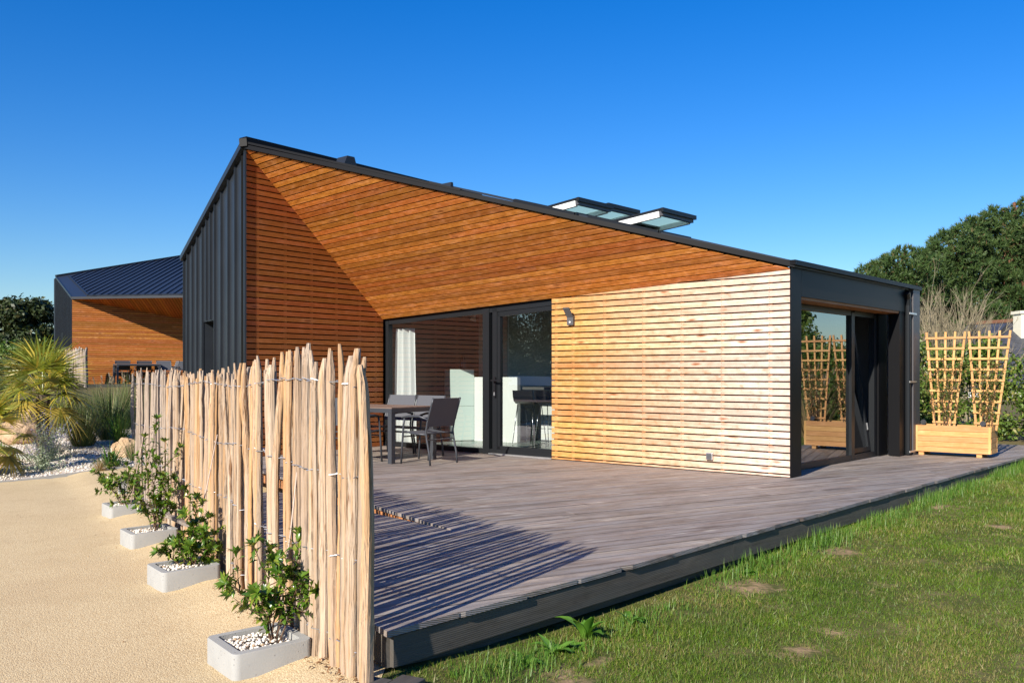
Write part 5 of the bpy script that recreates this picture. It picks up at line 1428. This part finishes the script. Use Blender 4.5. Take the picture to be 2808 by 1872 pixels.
# right: hedge behind the wooden planter, bush at the edge
hedge([(6.9, 18.2, 2.0), (8.6, 17.6, 1.75), (10.4, 17.0, 1.65), (12.0, 16.4, 1.7)], .9, 1.5, 'green leafy hedge behind the wooden planter with the trellises', 86, 'hedge', .075, 330, .42)
hedge([(9.9, 16.4, 1.55), (10.7, 16.2, 1.95), (12.5, 15.2, 2.1)], .9, 1.8, 'bright green bush at the right edge beyond the deck end', 87, 'bush', .075, 330, .42, name='bush', cat='bush')
# bare shrub
def bare_shrub(x, y, H, label, seed, n=36):
    random.seed(seed); base = Vector((x, y, gz(x, y))); root = thing('bare_shrub', base, label, 'shrub'); mb = MB()
    def br(p, d, L, r, dep):
        q = p + d * L * .5 + rdir() * L * .05; e = q + (d + rdir() * .18 + UP * .08).normalized() * L * .5
        mb.tube([p, q, e], [r, r * .8, r * .55], 4 if dep < 2 else 5, cap=False)
        if dep > 0:
            for k in range(random.choice((3, 4, 5))):
                t = random.uniform(.3, 1.0); s = p.lerp(e, t); br(s, (d + rdir(.2) * .45).normalized(), L * random.uniform(.4, .62), r * .5, dep - 1)
    for k in range(n):
        a = random.uniform(0, 6.28); t = random.random() * .5; br(base + Vector((random.gauss(0, .42), random.gauss(0, .3), 0)), Vector((math.cos(a) * t, math.sin(a) * t, 1)).normalized(), H * random.uniform(.48, .72), .024, 3)
    mb.build('branches', M['lichen'], root)
bare_shrub(10.75, 22.5, 3.2, 'leafless lichen covered shrub between house end and neighbouring roof', 91)
# neighbouring house with slate roof, dormer and pale chimney
nb = thing('neighbour_house', (24, 45, 0), 'neighbouring house with dark slate roof, dormer and cream chimney behind the trellises', 'house')
NY = 45.0
def npt(px, py, Y=NY): return atY(px, py, Y)
rl_, rr2 = npt(2655, 889), npt(2990, 868); el2, er2 = npt(2540, 1062, NY - 5.0), npt(2990, 1062, NY - 5.0)
def uvface(mb, q):
    e1 = (q[1] - q[0]).normalized(); n_ = e1.cross(q[-1] - q[0]).normalized(); e2 = n_.cross(e1); mb.face(q, [((p - q[0]).dot(e1), (p - q[0]).dot(e2)) for p in q])
mb = MB(); uvface(mb, [el2, er2, rr2, rl_])
hipb = npt(2560, 1000, NY + 4); uvface(mb, [hipb, el2, rl_]); uvface(mb, [npt(2990, 1000, NY + 4), hipb, rl_, rr2])
rf = mb.build('roof', M['slate'], nb)
mb = MB(); mb.beam(rl_ + UP * .05, rr2 + UP * .05, UP, .22, .16); mb.build('ridge_tiles', M['pine_bark'], rf)
mb = MB()
for a, b in ((el2, er2), (hipb, el2), (npt(2990, 1000, NY + 4), hipb)):
    q = [a * 1.0, b * 1.0]; q = [p + Vector((.35 if p.x < 22 else 0, .3 if p.y < NY else -.3, 0)) for p in q]
    mb.face([Vector((q[0].x, q[0].y, -1)), Vector((q[1].x, q[1].y, -1)), Vector((q[1].x, q[1].y, a.z + .12)), Vector((q[0].x, q[0].y, a.z + .12))])
mb.build('wall', M['plaster'], nb)
# dormer with a sloping slate roof
da, db_ = npt(2622, 948, NY - 3.3), npt(2712, 936, NY - 3.3); dc, dd_ = npt(2672, 892, NY - .6), npt(2764, 886, NY - .6)
mb = MB(); uvface(mb, [da, db_, dd_, dc]); mb.beam(da - UP * .04, db_ - UP * .04, UP, .12, .12); mb.build('dormer_roof', M['slate'], nb)
mb = MB(); d0, d1 = npt(2632, 1003, NY - 3.1), npt(2706, 1001, NY - 3.1)
mb.face([d0, d1, npt(2706, 940, NY - 3.1), npt(2632, 948, NY - 3.1)]); mb.face([d1, npt(2764, 960, NY - .6), dd_, npt(2706, 940, NY - 3.1)])
dm = mb.build('dormer', M['slate'], nb)
mb = MB(); mb.face([npt(2638, 1000, NY - 3.16), npt(2692, 999, NY - 3.16), npt(2692, 950, NY - 3.16), npt(2638, 952, NY - 3.16)]); wd_ = mb.build('window', M['alu_grey'], dm)
mb = MB(); mb.face([npt(2641, 998, NY - 3.2), npt(2657, 998, NY - 3.2), npt(2657, 953, NY - 3.2), npt(2641, 954, NY - 3.2)]); mb.build('curtain', M['white'], wd_)
mb = MB(); c = npt(2812, 886, NY - 1.2); mb.box(c, UP, (1, 0, 0), (0, 1, 0), .95, .80, .7); mb.box(c + UP * .50, (1, 0, 0), (0, 1, 0), UP, .95, .85, .14); mb.box(c - UP * .9, UP, (1, 0, 0), (0, 1, 0), 1.2, .82, .72)
M['cream'] = plain('cream chimney render', (.74, .70, .54), .85, 0, .2, .04, 3)
mb.build('chimney', M['cream'], nb)
# pines
def pine(x, y, clumps, label, seed, z_tr):
    random.seed(seed); base = Vector((x, y, gz(x, y))); root = thing('pine_tree', base, label, 'pine tree', 'pines behind the right end of the house')
    mb = MB(); top = base + UP * z_tr; mb.tube([base, base.lerp(top, .5) + rdir() * .3, top], [.32, .24, .10], 8)
    V = []; ns = 0
    for (cx, cy, cz, r_) in clumps:
        c = Vector((cx, cy, cz))
        if random.random() < .5: mb.tube([base.lerp(top, random.uniform(.45, .85)), base.lerp(top, .8).lerp(c, .55), c], [.11, .07, .03], 5)
        nt = int(40 * (r_ / 1.0) ** 2) + 16
        for k in range(nt):
            d = rdir(.35); p = np.array(c + Vector((d.x * r_ * 1.05, d.y * r_ * 1.05, d.z * r_ * .62)) * random.uniform(.55, 1.05)); V.append((p, np.array(d)))
    mb.build('trunk', M['pine_bark'], root)
    P = np.array([a for a, b in V]); D = np.array([b for a, b in V]); m = 13; n = len(P) * m
    dirs = np.repeat(D, m, 0) * .75 + rng.normal(size=(n, 3)) * .62 + np.array([0, 0, .42]); dirs /= np.linalg.norm(dirs, axis=1)[:, None]
    sd_ = np.cross(dirs, rng.normal(size=(n, 3))); sd_ /= np.linalg.norm(sd_, axis=1)[:, None]; p = np.repeat(P, m, 0); L = rng.uniform(.22, .42, (n, 1)); w = .034
    v = np.stack([p - sd_ * w, p + sd_ * w, p + dirs * L], 1).reshape(-1, 3)
    mesh_np('crown', v, np.arange(n * 3).reshape(-1, 3), M['needles'], root)
def pine_clumps(poly, Y, seed, top_r=.9, fill=60, depth=3.5, zmin=None):
    """clumps under a silhouette measured at depth Y"""
    random.seed(seed); out = []
    xs = [p[0] for p in poly]
    def top(px):
        for a, b in zip(poly, poly[1:]):
            if a[0] <= px <= b[0]: return a[1] + (b[1] - a[1]) * (px - a[0]) / max(1e-6, b[0] - a[0])
        return poly[-1][1]
    for (px, py) in poly:                     # the tufts of the outline
        p = atY(px, py + 10, Y); r_ = random.uniform(.42, .72); out.append((p.x, p.y, p.z - r_ * .1, r_))
    for k in range(fill):
        px = random.uniform(xs[0] + 6, xs[-1] + 20); ty = top(px); py = ty + 26 + random.random() ** .9 * max(20, 930 - ty)
        yy = Y + random.uniform(-depth, depth * .6); p = atY(px, py, yy); out.append((p.x, p.y, p.z, random.uniform(.7, 1.25)))
    return out
PY = 58.0
pine(24.6, PY, pine_clumps([(2362, 756), (2378, 733), (2407, 718), (2424, 706), (2445, 702), (2461, 692), (2480, 680), (2500, 698), (2519, 684), (2540, 696)], PY, 1, fill=60), 'lower spreading pine directly behind the house end', 101, 6.5)
pine(29.2, PY + 3, pine_clumps([(2540, 706), (2556, 672), (2570, 652), (2597, 634), (2620, 642), (2640, 616), (2660, 602), (2680, 600), (2702, 590)], PY + 3, 2, fill=95), 'middle pine, taller than the one behind the house end', 102, 10)
pine(34.5, PY + 5, pine_clumps([(2690, 604), (2714, 580), (2727, 570), (2745, 590), (2761, 578), (2775, 584), (2789, 556), (2815, 548), (2850, 540), (2890, 560)], PY + 5, 3, fill=120), 'tallest pine at the right edge of the picture', 103, 12.5)

# ------------------------------------------------------------------ what the panes mirror: things that stand out of the frame
broad_tree(21.0, 18.8, 3.3, 3.2, 'yellow green tree mirrored in the facade window, right of the picture', 111, 'hedge', .13, 30, 420, 'trees mirrored in the glazing')
hedge([(14.0, 17.2, 1.7), (17.5, 18.6, 1.6), (22, 20.5, 1.6), (26, 23, 1.8)], 1.0, 1.6, 'hedge mirrored low in the facade window', 112, 'bush', .12, 220, .6)
gh = thing('gable_house', (31, 27.5, 0), 'white gabled house mirrored in the facade window', 'house')
mb = MB(); g0 = Vector((27.2, 33.1, 0)); ga = Vector((.45, -.893, 0)); gb = Vector((.893, .45, 0)); gp = [(0, -.5), (6, -.5), (6, 2.9), (3, 5.9), (0, 2.9)]
mb.prism([g0 + ga * s + UP * z for s, z in gp], gb * 8); mb.build('wall', M['white'], gh)
mb = MB()
for s0, s1 in ((-.3, 3.0), (6.3, 3.0)):
    a = g0 + ga * s0 + UP * 2.65 - gb * .2; b = g0 + ga * s1 + UP * 6.05 - gb * .2
    q = [a, b, b + gb * 8.4, a + gb * 8.4]; mb.prism(q if (q[1] - q[0]).cross(q[2] - q[0]).z > 0 else q[::-1], UP * .12)
mb.build('roof', M['slate'], gh)
tussock(3130, 1235, 260, 1.35, .6, .012, 'dry', 'plumed grass mirrored in the facade window', 113, Y=14.6, plumes=30)
gw = thing('garden_wall', (-17, 11.5, -.3), 'low grey wall with a white coping mirrored in the glazed front', 'wall')
mb = MB(); mb.beam(Vector((-19, 14.4, .25)), Vector((-14.5, 5.0, .02)), UP, .2, 1.3); mb.build('wall_face', M['alu_grey'], gw)
mb = MB(); mb.beam(Vector((-19, 14.4, 1.05)), Vector((-14.5, 5.0, .82)), UP, .24, .30); mb.build('coping', M['white'], gw)
for x, y, h, w, lab, sd in ((-22, 12.5, 5.2, 5.5, 'dark tree mirrored in the glazed front, behind the grey wall', 114), (-21.5, 6.0, 7.0, 8, 'dark round tree mirrored in the glass door, behind the grey wall', 115), (-27, 17, 9.0, 9, 'tall dark tree mirrored in the glazed front', 116), (-25, -1.0, 8, 8, 'dark tree mirrored at the edge of the glass door', 117)):
    broad_tree(x, y, h, w, lab, sd, 'oak', .15, 40, 620, 'trees mirrored in the glazing', .08)

hedge([(-27, 22, 5.2), (-25.5, 12, 5.0), (-26.5, 0, 5.6), (-27, -8, 5.6)], 2.2, 5, 'tall dark hedge mirrored in the glazed front', 118, 'oak', .15, 800, 1.3)
# ------------------------------------------------------------------ lawn blades, edge grass and weeds
def lawn_blades():
    out_v = []
    N = 1900000
    Yv = 3.4 + 18.0 * rng.random(N) ** 1.9; hw = .60 * Yv + 3.0; Xv = rng.uniform(-.45, 1.0, N) * hw
    k = lawn_keep(Xv, Yv) & (deck_front(Xv, Yv) > -.03) & (Xv > -.60 + .1 * (4.2 - Yv)); Xv, Yv = Xv[k], Yv[k]
    # bare patches and thin ground
    keep = np.ones(len(Xv), bool)
    def hsh(x, y, s): return np.sin(x * s + 1.7 * np.sin(y * s * .8)) * np.sin(y * s * 1.1 + 1.3 * np.sin(x * s * .7))
    for (px, py, r) in PATCH:
        q = at(px, py, -.2); d = np.hypot(Xv - q.x, Yv - q.y) + .10 * hsh(Xv, Yv, 11) + .05 * hsh(Xv, Yv, 31)
        keep &= ~((d < r * .72) & (rng.random(len(Xv)) < np.clip((r * .95 - d) / (r * .4), 0, .97)))
    thin = .5 + .5 * hsh(Xv, Yv, 2.3) * .8 + .25 * hsh(Xv, Yv, 6.1)
    keep &= rng.random(len(Xv)) < np.clip(.42 + thin * .75, .25, 1)
    Xv, Yv, thin = Xv[keep], Yv[keep], thin[keep]; n = len(Xv)
    Z = ground_z(Xv, Yv); edge = deck_front(Xv, Yv)
    sc = np.clip(Yv / 6, .8, 2.6)
    L = rng.uniform(.012, .038, n) * (.7 + .55 * thin) * (1 + .25 * (sc - 1)); W = .0046 * sc * rng.uniform(.7, 1.3, n)
    az = rng.uniform(0, 6.283, n); ln = rng.uniform(.15, 1.5, n)
    big = rng.random(n) < .06; L = np.where(big, L * 1.9, L); W = np.where(big, W * 1.25, W)
    d = np.stack([np.cos(az) * ln, np.sin(az) * ln, np.ones(n)], 1); d /= np.linalg.norm(d, axis=1)[:, None]
    a2 = az + 1.57 + rng.normal(0, .6, n); s = np.stack([np.cos(a2), np.sin(a2), np.zeros(n)], 1) * W[:, None] / 2
    p = np.stack([Xv, Yv, Z - .004], 1)
    v = np.stack([p - s, p + s, p + d * L[:, None]], 1).reshape(-1, 3)
    tag(mesh_np('lawn_grass', v, np.arange(3 * n).reshape(-1, 3), M['grass']), kind='stuff')
    return n
print('blades', lawn_blades())
random.seed(5); lc = LC()
for k in range(9500):
    s = random.random() ** 1.1 * 14.0 + .25
    clump = .5 + .5 * math.sin(s * 3.1) * math.sin(s * 1.37 + 1)
    if random.random() > .25 + .75 * clump + (.3 if s > 5 else 0): continue
    p = K1 + FD * s + FN * (abs(random.gauss(.0, .13)) + .01 + (.12 if s < 2.6 else 0)); p.z = gz(p.x, p.y)
    az = random.uniform(0, 6.28); t = random.uniform(.1, .8)
    lc.blade(p, Vector((math.cos(az) * t, math.sin(az) * t, 1)), random.uniform(.04, .13) * (.6 + .8 * clump) * (.62 if s < 2.4 else 1), .0042, random.uniform(.1, .5), 3)
tag(lc.build('edge_grass', M['grass_tall']), kind='stuff')
def weed(s_, off, n, L, W, label, seed, up=.8):
    random.seed(seed); p = K1 + FD * s_ + FN * off; p.z = gz(p.x, p.y); root = thing('weed', p, label, 'weed', 'weeds along the deck edge'); lc = LC()
    for k in range(n):
        a = k * 2.4 + random.uniform(-.4, .4); d = Vector((math.cos(a) * .8, math.sin(a) * .8, up * random.uniform(.5, 1.3))).normalized()
        lc.broad(p + Vector((math.cos(a), math.sin(a), 0)) * .012, d, L * random.uniform(.55, 1.15), W * random.uniform(.7, 1.1), random.uniform(.3, 1.1), random.uniform(.05, .25))
    lc.build('foliage', M['dock'], root)
weed(1.30, .16, 8, .20, .085, 'dock weed with large upright leaves in front of the deck edge', 121, 2.4)
weed(.98, .20, 10, .14, .042, 'narrow leaved weed nearest the front corner of the deck', 122, .9)
weed(1.12, .24, 46, .07, .042, 'bright clover like weed between the dock and the narrow leaved weed', 123, .8)
weed(.72, .22, 9, .13, .036, 'plantain weed by the front corner of the deck', 124, .7)
weed(1.75, .17, 9, .13, .05, 'small dock weed right of the large one at the deck edge', 125, .9)
weed(3.3, .13, 30, .06, .035, 'leafy weed under the deck edge, halfway along the lawn', 126, .9)

# fallen leaves and bits of bark at the foot of the fence, and a few on the path
random.seed(9); lc = LC()
for k in range(420):
    p = fence_at(random.random() ** 1.5 * total) + Vector((-1, -.5, 0)) * abs(random.gauss(0, .07)) + Vector((.02, .0, 0)); p.z = gz(p.x, p.y) + .008
    lc.leaf(p, (random.gauss(0, 1), random.gauss(0, 1), random.gauss(0, .25)), UP + rdir() * .4, random.uniform(.012, .05), random.uniform(.005, .016), .3, .3)
for k in range(60):
    y = random.uniform(4.2, 12); p = Vector((-.66 - .585 * (y - 4.13) - random.uniform(.3, 4), y, 0)); p.z = gz(p.x, p.y) + .008
    lc.leaf(p, (random.gauss(0, 1), random.gauss(0, 1), .05), UP + rdir() * .3, random.uniform(.012, .03), random.uniform(.006, .014), .2, .2)
M['litter'] = leaf_mat('fallen leaf', (.22, .09, .03), (.36, .20, .09), (.14, .08, .05), .7, .1)
tag(lc.build('leaf_litter', M['litter']), kind='stuff')
# bottles standing on the mint cabinet
for u_, lab, mt in ((.30, 'dark bottle on the mint cabinet, left one', 'black_gloss'), (.36, 'pale bottle on the mint cabinet, right one', 'grey_plastic')):
    c = q0.lerp(q1, .5) - n_ * (u_ - .1) + d_ * (u_ - .25) * 2 + UP * 1.255; mb = MB(); mb.lathe(c, [(0, 0), (.034, 0), (.036, .02), (.036, .14), (.014, .19), (.013, .25), (0, .25)], 12)
    tag(mb.build('bottle', M[mt], smooth=True), lab, 'bottle', 'bottles on the kitchen cabinet')
